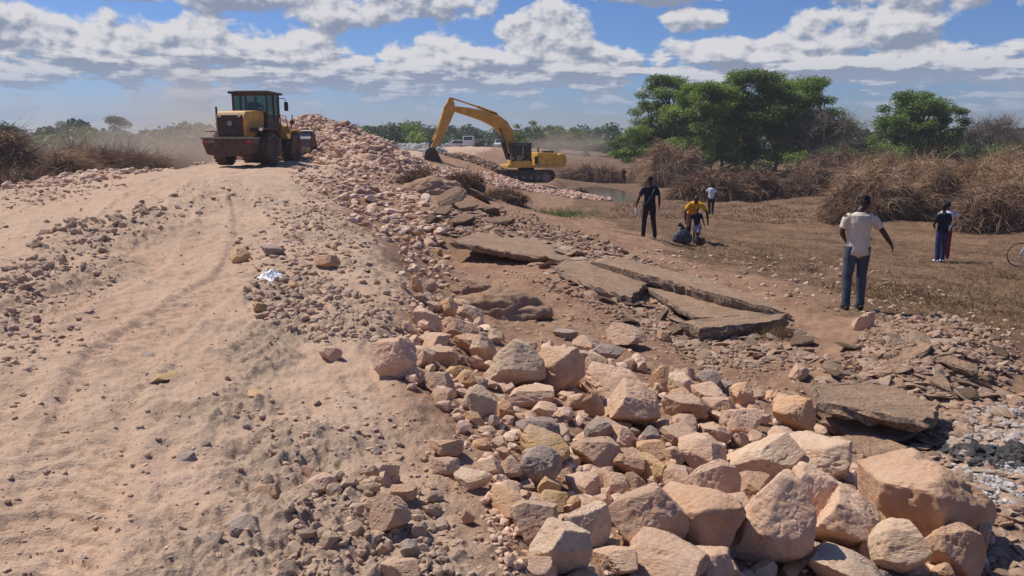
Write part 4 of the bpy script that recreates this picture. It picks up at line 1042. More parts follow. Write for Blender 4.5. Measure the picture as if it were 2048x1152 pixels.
st = MB(); st.tube([(.10, -.02, 1.46), (.10, -.13, 1.40), (.02, -.155, 1.22), (-.10, -.14, 1.02), (-.18, -.06, .93), (-.19, .05, .90)], [.018, .020, .020, .020, .020, .018], 8)
st.build('strap', cloth('grey webbing', (.10, .12, .13)), pm, smooth=True)
bt = MB(); bt.lathe([(0.001, -.11), (.032, -.11), (.034, .02), (.030, .07), (.012, .10), (.012, .125), (.001, .125)], (0, 0, 0), 'z', 14)
bo = bt.build('water_bottle', WHITE, None, smooth=True); bo.location = (g.x - .37, g.y + .02, g.z + .76); tag(bo, 'small white bottle in the left hand of the man in dark clothes', 'bottle')
g = at_ground(1392, 485)
person((g.x, g.y + .42, g.z), R(180), pose(hip=(0, -.30, .80), neck=(0, .20, 1.20), head=(.02, .33, 1.30), look=(0, .85, -.5), lf=(-.15, -.1, 0), lk=(-.16, .08, .44), rf=(.15, -.1, 0), rk=(.16, .08, .44),
       le=(-.34, .24, .90), lw=(-.36, .30, .62), re=(.32, .24, .92), rw=(.33, .32, .66)), 'person in a yellow shirt bending forward over a child', C_YEL, C_MAROON, 1.0, .012)
person((g.x, g.y, g.z), R(165), pose(le=(-.28, .05, 1.14), lw=(-.36, .10, .90), lf=(-.10, .1, 0), lk=(-.10, .12, .5), rf=(.12, -.1, 0)), 'child in a dark shirt and light grey shorts in front of the person in yellow', C_NAVY, C_LGREY, .62, .010, shorts=True)
g = at_ground(1421, 432)
person((g.x, g.y, g.z), R(-20), pose(lf=(-.08, .16, 0), rf=(.10, -.12, 0), le=(-.30, .12, 1.18), lw=(-.28, .34, 1.1)), 'person in a white shirt and dark trousers walking away in the middle of the field', C_WHITE, C_DARK, 1.0, .014, shoes=C_SHOE)
g = at_ground(1879, 526)
person((g.x, g.y, g.z), R(10), pose(le=(-.26, .05, 1.12), lw=(-.12, .22, 1.02), re=(.26, .05, 1.12), rw=(.12, .22, 1.02), lf=(-.10, .0, 0), rf=(.12, .05, 0)), 'person in a black shirt and blue jeans standing near the dry brush on the right', C_NAVY, C_BLUE, 1.0, .011, shoes=W_SHOE)
person((g.x + .50, g.y + .75, g.z), R(-25), pose(re=(.36, .20, 1.26), rw=(.46, .46, 1.2), rd=(.3, .8, -.1), le=(-.26, .05, 1.12), lw=(-.12, .22, 1.02)), 'person in white shirt and red trousers half hidden behind the one in jeans', C_WHITE, C_RED, 1.0, .012, shoes=C_SHOE)
g = at_ground(1545, 362)
person((g.x, g.y, g.z), R(40), pose(le=(-.3, .1, 1.15), lw=(-.2, .3, 1.05)), 'far person in dark clothes and a pale cap at the foot of the green trees', C_NAVY, C_DARK, 1.05, .03, cap=C_WHITE)
g = at_ground(1247, 369)
person((g.x, g.y, g.z), R(0), pose(), 'far person in reddish brown standing alone near the strip of water', C_MAROON, C_MAROON, 1.0, .03)

# belongings on the ground by the child
BAGM = simple('dark bag cloth', (.045, .055, .065), .7, 0, .35, 7, .2)
g = at_ground(1366, 486)
bg = empty('sack', (g.x, g.y + .1, g.z)); tag(bg, 'bulging dark grey sack with a tied neck, on the ground left of the child', 'sack')
m = MB(); loft(m, [(0, 0, .02), (0, 0, .10), (.01, 0, .26), (.03, 0, .38), (.05, 0, .44)], [(.24, .16), (.29, .20), (.26, .18), (.15, .12), (.05, .05)], 18); rbuild(m, 'bag_body', BAGM, bg, .014, 3, .05)
m = MB(); loft(m, [(.05, 0, .42), (-.02, 0, .50), (-.12, .02, .55)], [.045, .04, .07], 10); rbuild(m, 'tied_neck', BLACK, bg, .012, 1, .02)
g = at_ground(1398, 489)
kt = empty('cooking_pot', (g.x, g.y - .1, g.z)); tag(kt, 'round black pot with a pale wire handle in front of the child', 'pot')
m = MB(); m.lathe([(.001, 0), (.09, .01), (.145, .08), (.15, .14), (.125, .21), (.13, .23), (.11, .23), (.105, .2), (.001, .19)], (0, 0, 0), 'z', 24); m.build('pot_body', BLACK, kt, smooth=True)
m = MB(); m.tube([(-.14 * math.cos(a) * 1.15, 0, .12 + .19 * math.sin(a)) for a in np.linspace(-.4, PI + .4, 16)], [.008] * 16, 6); m.build('handle', STEEL, kt, smooth=True)

# ---------------------------------------------------------------- wheel loader (local: +y ahead, ground at z = 0)
def tyre_mb(r, w, lugs=22):
    m = MB(); hw = w / 2
    prof = [(r * .52, -hw * .78), (r * .70, -hw), (r * .90, -hw * .98), (r * .975, -hw * .85), (r * .985, 0), (r * .975, hw * .85), (r * .90, hw * .98), (r * .70, hw), (r * .52, hw * .78)]
    m.lathe(prof, (0, 0, 0), 'x', 36)
    for k in range(lugs):
        for sd in (-1, 1):
            a = 2 * PI * (k + (.25 if sd > 0 else -.25)) / lugs; rot = Matrix.Rotation(a, 3, 'X') @ Matrix.Rotation(sd * .5, 3, 'Z')
            m.box(rot @ Vector((0, 0, 0)) + Matrix.Rotation(a, 3, 'X') @ Vector((sd * hw * .5, 0, r * .985)), (hw * 1.05, r * .13, r * .07), rot)
    return m
def loader():
    g = at_ground(492, 336); ox = -11.95; oy = 36.4
    gz = hz(ox, oy + 1.5)
    t = empty('wheel_loader', (ox, oy, gz + .0), R(-5)); t.scale = (.98,) * 3; tag(t, 'yellow and dark wheel loader seen from behind driving along the dirt road', 'wheel loader')
    WB = 3.0; TR = 1.02; RT = .76
    # counterweight / rear frame
    m = MB(); m.prism([(-1.15, .98), (-1.15, 1.16), (1.15, 1.16), (1.15, .98), (.98, .50), (.55, .42), (-.55, .42), (-.98, .50)], -1.95, -1.25)
    m.build('counterweight', O_PAINT if False else D_PAINT, t, .04)
    m = MB(); m.box((0, -1.63, 1.20), (2.38, .74, .09)); m.box((-.82, -1.965, 1.07), (.5, .05, .14)); m.build('bumper_plate', GREY_P, t, .015)
    for x in (-.98, .98):
        m = MB(); m.box((x, -1.98, 1.06), (.22, .06, .12)); m.build('tail_light', REDL, t, .01)
    # hood with grille
    m = MB(); m.prism([(-1.55, 1.24), (-1.55, 2.10), (-1.35, 2.36), (-.2, 2.44), (.62, 2.44), (.62, 1.24)], -.66, .66, 'x')
    # prism along x takes (y,z)
    hd = m.build('hood', O_PAINT, t, .05)
    m = MB(); m.box((0, -1.565, 1.74), (1.16, .05, .92)); gr = m.build('grille', D_PAINT, t, .01)
    m = MB()
    for k in range(9): m.box((0, -1.60, 1.36 + k * .095), (1.08, .03, .035))
    m.build('grille_slat', BLACK, gr)
    m = MB(); m.cyl((0, -1.59, 1.84), (0, -1.63, 1.84), .11, n=20); m.build('badge', STEEL, t, smooth=True)
    for x in (-.44, .44):
        m = MB(); m.cyl((x, -1.59, 2.16), (x, -1.64, 2.16), .06, n=14); m.build('rear_lamp', LAMP, t, smooth=True)
    m = MB(); m.cyl((-.86, -1.0, 1.55), (-.86, -1.0, 2.58), .045, n=12); m.build('exhaust_pipe', BLACK, t, smooth=True)
    m = MB(); m.box((0, -.35, 1.0), (1.0, 2.0, .5)); m.box((0, 1.4, .95), (.9, 2.3, .45)); m.box((.0, 0, .76), (1.7, .3, .3)); m.box((0, WB, .76), (1.7, .3, .3)); m.build('chassis', BLACK, t, .02)
    # fenders and side boxes
    for sd in (-1, 1):
        m = MB(); m.prism([(-1.25, 1.52), (-1.1, 1.66), (.55, 1.66), (.95, 1.30), (.95, 1.22), (.5, 1.58), (-1.05, 1.58), (-1.2, 1.48)], sd * .72, sd * 1.30, 'x'); m.build('rear_fender', D_PAINT, t, .01)
        m = MB(); m.prism([(WB - .85, 1.2), (WB - .6, 1.62), (WB + .5, 1.66), (WB + .8, 1.55), (WB + .8, 1.50), (WB + .5, 1.60), (WB - .55, 1.55), (WB - .8, 1.2)], sd * .75, sd * 1.28, 'x'); m.build('front_fender', O_PAINT, t, .01)
        m = MB(); m.box((sd * .98, .98, 1.05), (.42, .62, .75)); m.box((sd * 1.1, 1.0, .55), (.42, .4, .05)); m.build('side_step', BLACK, t, .01)
    # cab
    cy0, cy1, z0, z1, hx = .62, 2.15, 1.62, 3.22, .80
    cb = MB(); cb.box((0, (cy0 + cy1) / 2, 1.95), (1.62, cy1 - cy0, .75)); c = cb.build('cab', BLACK, t, .02)
    m = MB()
    for x in (-hx, hx):
        for y in (cy0 + .05, (cy0 + cy1) / 2 + .1, cy1 - .05): m.box((x, y, 2.72), (.09, .09, 1.1))
    m.box((0, cy0 + .04, 2.36), (1.6, .07, .1)); m.box((0, cy0 + .04, 3.2), (1.6, .07, .12)); m.box((-.42, cy0 + .04, 2.76), (.05, .06, .85)); m.build('cab_frame', D_PAINT, c, .012)
    m = MB(); m.box((0, (cy0 + cy1) / 2, 3.29), (1.92, cy1 - cy0 + .32, .11)); m.box((0, (cy0 + cy1) / 2, 3.36), (1.5, 1.2, .06)); m.build('cab_roof', BLACK, c, .03)
    for nm, cc, dd in (('rear_window', (0, cy0 + .02, 2.78), (1.5, .012, .80)), ('windscreen', (0, cy1 - .02, 2.75), (1.5, .012, .95)), ('side_window', (hx - .01, (cy0 + cy1) / 2, 2.78), (.012, 1.35, .85)), ('side_window', (-hx + .01, (cy0 + cy1) / 2, 2.78), (.012, 1.35, .85))):
        m = MB(); m.box(cc, dd); m.build(nm, GLASS, c)
    m = MB(); m.box((0, 1.2, 2.34), (.5, .5, .14)); m.box((0, .98, 2.60), (.48, .12, .55)); m.build('driver_seat', SEATM, c, .04)
    m = MB(); m.tube([(0, 1.95, 2.32), (0, 1.78, 2.60)], [.03, .03], 8); m.lathe([(.20, -.015), (.22, 0), (.20, .015), (.18, 0)], (0, 1.76, 2.62), 'y', 20); m.build('steering_wheel', BLACK, c, smooth=True)
    m = MB(); m.tube([(hx, cy1, 3.1), (1.12, cy1 + .05, 3.08), (1.14, cy1 + .05, 2.9)], [.018] * 3, 8); ma = m.build('mirror_arm', BLACK, t)
    m = MB(); m.box((1.15, cy1 + .05, 2.72), (.20, .07, .42)); m.build('mirror', BLACK, ma, .03)
    for sd in (1,):
        m = MB(); m.tube([(1.0, 1.75, 1.65), (1.0, 1.75, 2.32), (1.12, 2.15, 2.25), (1.2, 2.15, 1.7)], [.022] * 4, 8); m.tube([(1.2, 2.6, 1.6), (1.28, 2.6, 2.35)], [.025, .025], 8); m.build('hand_rail', BLACK, t)
        m = MB(); m.cyl((1.24, 2.6, 1.98), (1.24, 2.68, 1.98), .11, n=14); m.build('headlight', BLACK, t, smooth=True)
    # wheels
    ty = tyre_mb(RT, .56)
    for (x, y) in ((-TR, 0), (TR, 0), (-TR, WB), (TR, WB)):
        w = empty('wheel', (x, y, RT)); w.parent = t
        ty.build('tyre', RUBBER, w)
        m = MB(); sd = 1 if x > 0 else -1
        m.lathe([(RT * .53, -.2), (RT * .53, .22), (RT * .40, .14), (RT * .22, .16), (.02, .2), (.02, .1), (RT * .48, -.2)], (0, 0, 0), 'x', 24)
        rm = m.build('rim', D_PAINT, w, smooth=True)
        if sd < 0: rm.rotation_euler = (0, 0, PI)
    # lift arms and bucket
    for sd in (-1, 1):
        m = MB(); m.prism([(2.1, 1.9), (2.45, 2.02), (3.5, 1.55), (4.5, .95), (4.75, .62), (4.45, .55), (4.2, .8), (3.2, 1.28), (2.2, 1.62)], sd * .62 - .08, sd * .62 + .08, 'x'); m.build('lift_arm', Y_PAINT, t, .02)
        m = MB(); m.cyl((sd * .62, 2.1, 1.0), (sd * .62, 3.0, 1.3), .075, n=12); m.cyl((sd * .62, 3.0, 1.3), (sd * .62, 3.5, 1.45), .045, n=12); m.build('lift_cylinder', BLACK, t, smooth=True)
    m = MB(); m.box((0, 2.35, 1.55), (1.3, .5, .75)); m.box((.0, 3.4, 1.62), (.16, 1.3, .16)); m.box((.95, 2.55, 1.55), (.35, .3, .5)); m.build('front_tower', Y_PAINT, t, .03)
    prof = [(4.55, .35), (4.40, .75), (4.48, 1.15), (4.72, 1.48), (5.0, 1.60), (5.02, 1.55), (4.76, 1.42), (4.54, 1.12), (4.47, .76), (4.60, .41), (5.75, .30), (5.75, .25)]
    bk = empty('bucket', (0, 0, 0.05)); bk.parent = t
    m = MB(); m.prism(prof, -1.5, 1.5, 'x'); m.build('shell', STEEL, bk)
    for sd in (-1, 1):
        m = MB(); m.prism([(4.55, .35), (4.40, .75), (4.48, 1.15), (4.72, 1.48), (5.0, 1.60), (5.75, .25)], sd * 1.5 - .02, sd * 1.5 + .02, 'x'); m.build('side_plate', D_PAINT, bk)
    m = MB()
    for k in range(8): m.box((-1.4 + k * .4, 5.85, .28), (.12, .25, .07))
    m.build('teeth', STEEL, bk)
    m = MB(); m.box((0, 4.50, .9), (2.9, .10, .08)); m.box((0, 4.72, 1.52), (3.0, .12, .06)); m.build('stiffener', GREY_P, bk)
    # driver, seated
    d = person((ox + .10, oy + 1.22, gz + 1.45), R(-5), pose(hip=(0, 0, .93), neck=(0, .05, 1.42), head=(.02, .08, 1.575), lk=(-.15, .42, .95), lf=(-.16, .50, .50), rk=(.15, .42, .95), rf=(.16, .50, .50),
           le=(-.28, .14, 1.16), lw=(-.16, .40, 1.20), re=(.28, .14, 1.16), rw=(.16, .40, 1.20)), 'driver in dark clothes seated in the cab of the wheel loader', C_NAVY, C_DARK, .98, .016)
    return t
loader()

# ---------------------------------------------------------------- excavator (local: x = forward, y = left, z up)
def excavator():
    ox, oy = PD(1052, 360, 60)[:2]; gz = CZ - 2.88
    t = empty('excavator', (ox, oy, gz), PI - R(-14)); tag(t, 'yellow tracked excavator with its arm bent down over the rubble', 'excavator')
    # tracks on a yawed undercarriage
    U = Matrix.Rotation(R(-22), 3, 'Z')
    def up(v): return U @ Vector(v)
    for sd in (-1, 1):
        m = MB(); n = 12; prof = []
        for a in np.linspace(PI / 2, 3 * PI / 2, n): prof.append((-1.65 + .40 * math.cos(a), .42 + .40 * math.sin(a)))
        for a in np.linspace(-PI / 2, PI / 2, n): prof.append((1.65 + .40 * math.cos(a), .42 + .40 * math.sin(a)))
        m.prism(prof, sd * 1.15 - .27, sd * 1.15 + .27)
        L = 3.3; per = 2 * L + 2 * PI * .40; ns = 44
        for k in range(ns):
            d = per * k / ns
            if d < L: c = (-1.65 + d, .84); a = 0
            elif d < L + PI * .4: q = (d - L) / .4; c = (1.65 + .42 * math.sin(q), .42 + .42 * math.cos(q)); a = q
            elif d < 2 * L + PI * .4: c = (1.65 - (d - L - PI * .4), .0); a = PI
            else: q = (d - 2 * L - PI * .4) / .4; c = (-1.65 - .42 * math.sin(q), .42 - .42 * math.cos(q)); a = PI + q
            m.box((c[0], sd * 1.15, c[1]), (.11, .58, .05), Matrix.Rotation(a, 3, 'Y'))
        m.v = [tuple(up(v)) for v in m.v]; tr = m.build('track', RUBBER, t)
        m = MB()
        for x in (-1.65, -1.1, -.55, 0, .55, 1.1, 1.65): m.cyl((x, sd * 1.43, .38), (x, sd * 1.47, .38), .30 if abs(x) > 1.5 else .14, n=16)
        m.v = [tuple(up(v)) for v in m.v]; m.build('roller', GREY_P, tr, smooth=True)
    m = MB(); m.box((0, 0, .62), (1.9, 1.9, .42)); m.cyl((0, 0, .8), (0, 0, 1.08), .62, n=24); m.build('undercarriage', BLACK, t, .02)
    m = MB(); m.box((-.25, 0, 1.18), (3.9, 2.5, .22)); hs = m.build('house_deck', Y_PAINT, t, .03)
    m = MB(); m.prism([(-2.2, 1.28), (-2.2, 1.95), (-2.0, 2.12), (-.55, 2.16), (-.55, 1.28)], -1.22, 1.22); m.build('engine_cover', Y_PAINT, t, .06)
    m = MB(); m.prism([(-2.75, 1.12), (-2.8, 1.5), (-2.72, 2.0), (-2.5, 2.08), (-2.15, 2.08), (-2.15, 1.12)], -1.25, 1.25); m.build('counterweight', Y_PAINT, t, .10)
    m = MB(); m.box((-1.5, .55, 2.2), (.8, .6, .16)); m.cyl((-1.1, -.6, 2.1), (-1.1, -.6, 2.55), .06, n=10); m.build('exhaust', BLACK, t, .02)
    m = MB(); m.box((.3, -.85, 1.65), (1.5, .7, .75)); m.build('tool_box', Y_PAINT, t, .03)
    m = MB(); m.box((-.45, 1.235, 1.6), (.28, .03, .55)); m.build('side_grille', BLACK, t)
    # cab, left side of the machine, facing the viewer
    m = MB(); m.box((.72, .80, 1.42), (1.6, .88, .34)); c = m.build('cab', Y_PAINT, t, .03)
    m = MB()
    for (x, y) in ((-.04, .38), (-.04, 1.22), (1.36, .38), (1.36, 1.22), (.62, 1.22)): m.box((x, y, 2.12), (.08, .06, 1.3))
    m.box((.05, 1.22, 2.15), (.25, .05, 1.2)); m.box((.66, .8, 2.80), (1.55, .95, .10)); m.box((.66, 1.225, 1.62), (1.4, .05, .10)); m.build('cab_frame', BLACK, c, .02)
    for nm, cc, dd, mt in (('door_window', (.95, 1.22, 2.18), (.60, .012, 1.1), DGLASS), ('side_window', (.3, 1.22, 2.3), (.5, .012, .85), DGLASS), ('windscreen', (1.38, .8, 2.12), (.012, .80, 1.25), GLASS), ('rear_window', (-.06, .8, 2.3), (.012, .8, .8), DGLASS)):
        k = MB(); k.box(cc, dd); k.build(nm, mt, c)
    m = MB(); m.box((.82, 1.245, 1.78), (.42, .02, .36)); m.build('door_panel', GREY_P, c, .01)
    m = MB(); m.box((.45, .8, 1.7), (.5, .5, .14)); m.box((.22, .8, 2.05), (.12, .46, .65)); m.build('seat', SEATM, c, .04)
    m = MB(); m.tube([(1.3, 1.25, 2.5), (1.5, 1.42, 2.5)], [.02, .02], 6); m.box((1.5, 1.45, 2.35), (.05, .18, .34)); m.build('mirror', BLACK, c, .01)
    # boom, stick, bucket lie in the plane y = -0.05
    def beam(name, cl, w, hw, mat):
        """cl: centreline (x,z); w: half depth at each point; hw: half width across"""
        m = MB(); n = len(cl); top = []; bot = []
        for i in range(n):
            a = Vector(cl[max(i - 1, 0)]); b = Vector(cl[min(i + 1, n - 1)]); d = (b - a).normalized(); nn = Vector((-d.y, d.x)); p = Vector(cl[i])
            top.append(tuple(p + nn * w[i])); bot.append(tuple(p - nn * w[i]))
        vs = []; fs = []
        for y in (-hw, hw):
            for q in top: vs.append((q[0], y - .05, q[1]))
            for q in bot: vs.append((q[0], y - .05, q[1]))
        for i in range(n - 1):
            fs += [(i, i + 1, n + i + 1, n + i), (2 * n + i, 3 * n + i, 3 * n + i + 1, 2 * n + i + 1), (i, 2 * n + i, 2 * n + i + 1, i + 1), (n + i, n + i + 1, 3 * n + i + 1, 3 * n + i)]
        fs += [(0, n, 3 * n, 2 * n), (n - 1, 3 * n - 1, 4 * n - 1, 2 * n - 1)]
        m.add(vs, fs); return m.build(name, mat, t, .02)
    beam('boom', [(.75, 1.75), (1.15, 2.75), (1.45, 3.5), (1.8, 4.05), (2.35, 4.45), (3.2, 4.78), (4.4, 5.08), (5.45, 5.28)], [.24, .34, .43, .48, .45, .37, .28, .18], .25, O_PAINT)
    beam('stick', [(5.62, 6.05), (5.62, 5.7), (5.72, 5.25), (6.0, 4.5), (6.5, 3.3), (6.95, 2.45)], [.15, .26, .42, .36, .25, .16], .21, O_PAINT)
    for y in (-.42, .32):
        m = MB(); m.cyl((1.35, y, 1.65), (1.75, y, 2.9), .09, n=12); m.cyl((1.75, y, 2.9), (2.05, y, 3.95), .055, n=12); m.build('boom_cylinder', BLACK, t, smooth=True)
    m = MB(); m.cyl((2.25, -.05, 4.95), (3.7, -.05, 5.45), .10, n=12); m.cyl((3.7, -.05, 5.45), (5.55, -.05, 6.02), .06, n=12); m.build('stick_cylinder', O_PAINT, t, smooth=True)
    m = MB(); m.cyl((5.95, -.05, 5.3), (6.45, -.05, 4.2), .085, n=12); m.cyl((6.45, -.05, 4.2), (7.0, -.05, 3.0), .05, n=12); m.build('bucket_cylinder', Y_PAINT, t, smooth=True)
    m = MB(); m.cyl((7.0, -.05, 3.0), (6.75, -.05, 2.8), .07, n=10); m.cyl((7.0, -.05, 3.0), (7.25, -.05, 2.45), .07, n=10); m.build('bucket_link', BLACK, t, smooth=True)
    m = MB(); m.tube([(2.0, .15, 4.6), (2.25, .15, 4.95), (2.7, .15, 5.05), (3.1, .15, 4.95)], [.035] * 4, 8); m.build('hydraulic_hose', BLACK, t, smooth=True)
    bk = empty('bucket', (0, 0, 0)); bk.parent = t
    outer = [(6.85, 2.45), (7.25, 2.55), (7.55, 2.35), (7.68, 1.9), (7.55, 1.45), (7.2, 1.15), (6.7, 1.05), (6.15, 1.10)]
    inner = [(6.2, 1.17), (6.7, 1.13), (7.15, 1.23), (7.46, 1.5), (7.58, 1.9), (7.47, 2.28), (7.22, 2.46), (6.87, 2.37)]
    m = MB(); m.prism(outer + inner, -.65, .55); m.build('shell', GREY_P, bk)
    for y in (-.65, .55):
        m = MB(); m.prism(outer, y - .02, y + .02); m.build('side_plate', BLACK, bk)
    m = MB()
    for k in range(5): m.box((6.05, -.6 + k * .275, 1.10), (.30, .09, .07))
    m.build('teeth', STEEL, bk)
    return t
excavator()

# ---------------------------------------------------------------- far vehicles on the road
def car(loc, rz, kind, paint, label):
    t = empty('parked_car' if kind != 'truck' else 'parked_truck', loc, rz); tag(t, label, 'car' if kind != 'truck' else 'truck')
    if kind == 'suv':
        m = MB(); m.prism([(-2.3, .35), (-2.3, 1.0), (-2.2, 1.78), (-1.9, 1.85), (.35, 1.85), (1.05, 1.15), (2.2, 1.02), (2.35, .8), (2.35, .35)], -.9, .9); b = m.build('body', paint, t, .07)
        for y in (-.905, .905):
            m = MB(); m.prism([(-2.0, 1.15), (-1.95, 1.65), (.25, 1.65), (.8, 1.15)], y - .006, y + .006); m.build('window', DGLASS, t)
        m = MB(); m.prism([(.42, 1.80), (.45, 1.82), (1.10, 1.2), (1.07, 1.17)], -.78, .78); m.build('windscreen', DGLASS, t)
    else:
        m = MB(); m.prism([(1.3, .5), (1.3, 2.15), (1.5, 2.3), (2.7, 2.3), (3.1, 1.5), (3.2, .5)], -1.0, 1.0); m.build('cab', paint, t, .08)
        m = MB(); m.box((-1.2, 0, 1.35), (4.6, 2.1, .9)); m.build('cargo_bed', GREY_P, t, .03)
        m = MB(); m.prism([(2.75, 2.2), (2.78, 2.22), (3.12, 1.55), (3.09, 1.5)], -.85, .85); m.build('windscreen', DGLASS, t)
    xs = (-1.45, 1.5) if kind == 'suv' else (-2.4, 2.2); r = .36 if kind == 'suv' else .48
    for x in xs:
        for y in (-.82, .82):
            w = empty('wheel', (x, y, r)); w.parent = t
            m = MB(); m.lathe([(r * .55, -.12), (r * .95, -.12), (r, -.06), (r, .06), (r * .95, .12), (r * .55, .12)], (0, 0, 0), 'y', 18); m.build('tyre', RUBBER, w)
            m = MB(); m.cyl((0, -.08, 0), (0, .08, 0), r * .56, n=14); m.build('rim', STEEL, w)
    for y in (-.65, .65):
        m = MB(); x = 2.33 if kind == 'suv' else 3.2; m.box((x, y, .85), (.06, .3, .18)); m.build('headlight', LAMP, t)
    return t
for px, d, rz, kd, lb in ((909, 165, R(200), 'suv', 'white estate car parked on the far road, leftmost of the far vehicles'), (943, 160, R(262), 'truck', 'white cabbed truck seen head on, next to the leftmost far car'), (1001, 170, R(255), 'suv', 'pale car on the far road partly hidden by the excavator boom')):
    x = (px - 1024) / F * d / 1.0; car((x, d, hz(x, d)), rz, kd, WHITE, lb)

# ---------------------------------------------------------------- bicycle at the right edge (local: x ahead)
def bicycle():
    gx, gy, gz = at_ground(2032, 533)
    t = empty('bicycle', (gx, gy, gz), PI - R(12)); tag(t, 'bicycle with a white frame half out of the picture at the right edge', 'bicycle')
    t.location.x += .66; r = .34; FR = simple('white bike frame', (.65, .65, .66), .35)
    for x in (.52, -.52):
        w = empty('wheel', (x, 0, r)); w.parent = t
        m = MB(); m.lathe([(r + .0, -.02), (r + .018, 0), (r, .02), (r - .02, 0)], (0, 0, 0), 'y', 40); m.build('tyre', RUBBER, w, smooth=True)
        m = MB(); m.cyl((0, -.05, 0), (0, .05, 0), .025, n=10)
        for k in range(16): a = 2 * PI * k / 16; m.tube([(0, .02 * (-1) ** k, 0), (r * .96 * math.cos(a), 0, r * .96 * math.sin(a))], [.0025, .0025], 4)
        m.build('spokes', STEEL, w)
    m = MB(); seat = (-.22, 0, .80); bb = (-.08, 0, .30); head = (.36, 0, .78)
    for a, b in ((seat, bb), (bb, head), (head, (-.20, 0, .72)), (bb, (-.52, 0, r)), ((-.20, 0, .72), (-.52, 0, r))): m.tube([a, b], [.018, .018], 8)
    m.build('frame', FR, t, smooth=True)
    m = MB(); m.tube([(.36, 0, .86), (.40, .05, .60), (.52, .05, r)], [.018] * 3, 8); m.tube([(.40, -.05, .60), (.52, -.05, r)], [.015] * 2, 8); m.build('fork', FR, t, smooth=True)
    m = MB(); m.tube([(.25, -.28, .96), (.36, -.1, .95), (.36, .1, .95), (.25, .28, .96)], [.014] * 4, 8); m.tube([(.36, 0, .95), (.36, 0, .84)], [.015] * 2, 8); m.build('handlebar', BLACK, t, smooth=True)
    m = MB(); loft(m, [(-.36, 0, .86), (-.25, 0, .87), (-.08, 0, .86)], [(.07, .03), (.06, .028), (.02, .02)], 12, (0, 1, 0)); m.build('saddle', BLACK, t, smooth=True)
bicycle()

# ---------------------------------------------------------------- white plastic bag on the road
def bag():
    p = at_ground(543, 556); s = .011 / 1.0; n = 46
    V = []; X, Y = np.meshgrid(np.linspace(-1, 1, n), np.linspace(-1, 1, n), indexing='ij')
    out = np.clip(1 - (np.abs(X) ** 3 + np.abs(Y) ** 3), 0, 1)
    Zz = .02 + .05 * out + .07 * np.abs(fbm2(X * 2.2, Y * 2.2, 4, 5)) * (.35 + out) * 1.0
    px = X * (.085 + .04 * fbm2(Y * 1.5, X * 0, 2, 3)) + Y * -.08 + .03 * fbm2(X * 3, Y * 3, 2, 6); py = Y * .20 + .06 * X
    V = np.stack([px, py, Zz * .8], -1).reshape(-1, 3)
    i, j = np.meshgrid(np.arange(n - 1), np.arange(n - 1), indexing='ij'); Fq = np.stack([i * n + j, (i + 1) * n + j, (i + 1) * n + j + 1, i * n + j + 1], -1).reshape(-1, 4)
    m, t, b, o_ = new_mat('white plastic'); b.inputs['Base Color'].default_value = (.88, .88, .88, 1); b.inputs['Roughness'].default_value = .45; b.inputs['Subsurface Weight'].default_value = .1
    o = mesh_np('plastic_bag', V, Fq, m, loc=(p.x, p.y, p.z - .02)); o.rotation_euler = (0, 0, R(18)); sm = o.modifiers.new('thickness', 'SOLIDIFY'); sm.thickness = .002
    tag(o, 'crumpled white plastic bag lying among stones on the road', 'plastic bag')
bag()
# ---------------------------------------------------------------- vegetation
def leaf_mat(name, c, c2, rough=.6, trans=.25):
    m, t, b, out = new_mat(name)
    a = t.node('ShaderNodeAttribute', attribute_name='tone').outputs['Fac']
    cc = t.mix(a, c, c2); t.setin(b.inputs['Base Color'], cc); b.inputs['Roughness'].default_value = rough; b.inputs['Specular IOR Level'].default_value = .2
    if trans:
        tr = t.node('ShaderNodeBsdfTranslucent'); t.setin(tr.inputs['Color'], cc)
        mx = t.node('ShaderNodeMixShader', {0: trans}); t.link(b.outputs[0], mx.inputs[1]); t.link(tr.outputs[0], mx.inputs[2]); t.link(mx.outputs[0], out.inputs[0])
    return m
LEAF = leaf_mat('acacia leaves', (.15, .23, .035), (.33, .44, .09)); LEAF_D = leaf_mat('dark leaves', (.11, .175, .03), (.25, .35, .07)); LEAF_Y = leaf_mat('olive leaves', (.09, .12, .03), (.17, .21, .065)); LEAF_F = leaf_mat('far leaves', (.055, .09, .045), (.11, .16, .075))
TWIG = leaf_mat('bare twigs', (.15, .115, .085), (.33, .27, .22), .8, 0); STRAW = leaf_mat('dry straw', (.24, .15, .09), (.58, .41, .25), .8, .15); STRAW_D = leaf_mat('brown brush', (.15, .092, .058), (.36, .235, .145), .8, .1); GRASS = leaf_mat('dry grass', (.12, .075, .035), (.30, .21, .10), .8, .1)
BARK = simple('grey bark', (.13, .095, .065), .9, 0, .35, 4, 0, .6, .1)
PALEBARK = simple('pale bark', (.30, .25, .20), .9, 0, .3, 4, 0, .5, .1)
def quads(C, N, U, S, asp):
    """leaf quads: centres, normals, in-plane axis, sizes"""
    U = U - N * (U * N).sum(1)[:, None]; U /= np.linalg.norm(U, axis=1)[:, None] + 1e-9; W_ = np.cross(N, U)
    a = U * (S * .5)[:, None]; b = W_ * (S * .5 * asp)[:, None]
    V = np.stack([C - a, C - b * .9, C + a, C + b * .9], 1).reshape(-1, 3)
    return V, np.arange(len(V)).reshape(-1, 4)
def unit(r, n): v = r.normal(size=(n, 3)); return v / np.linalg.norm(v, axis=1)[:, None]
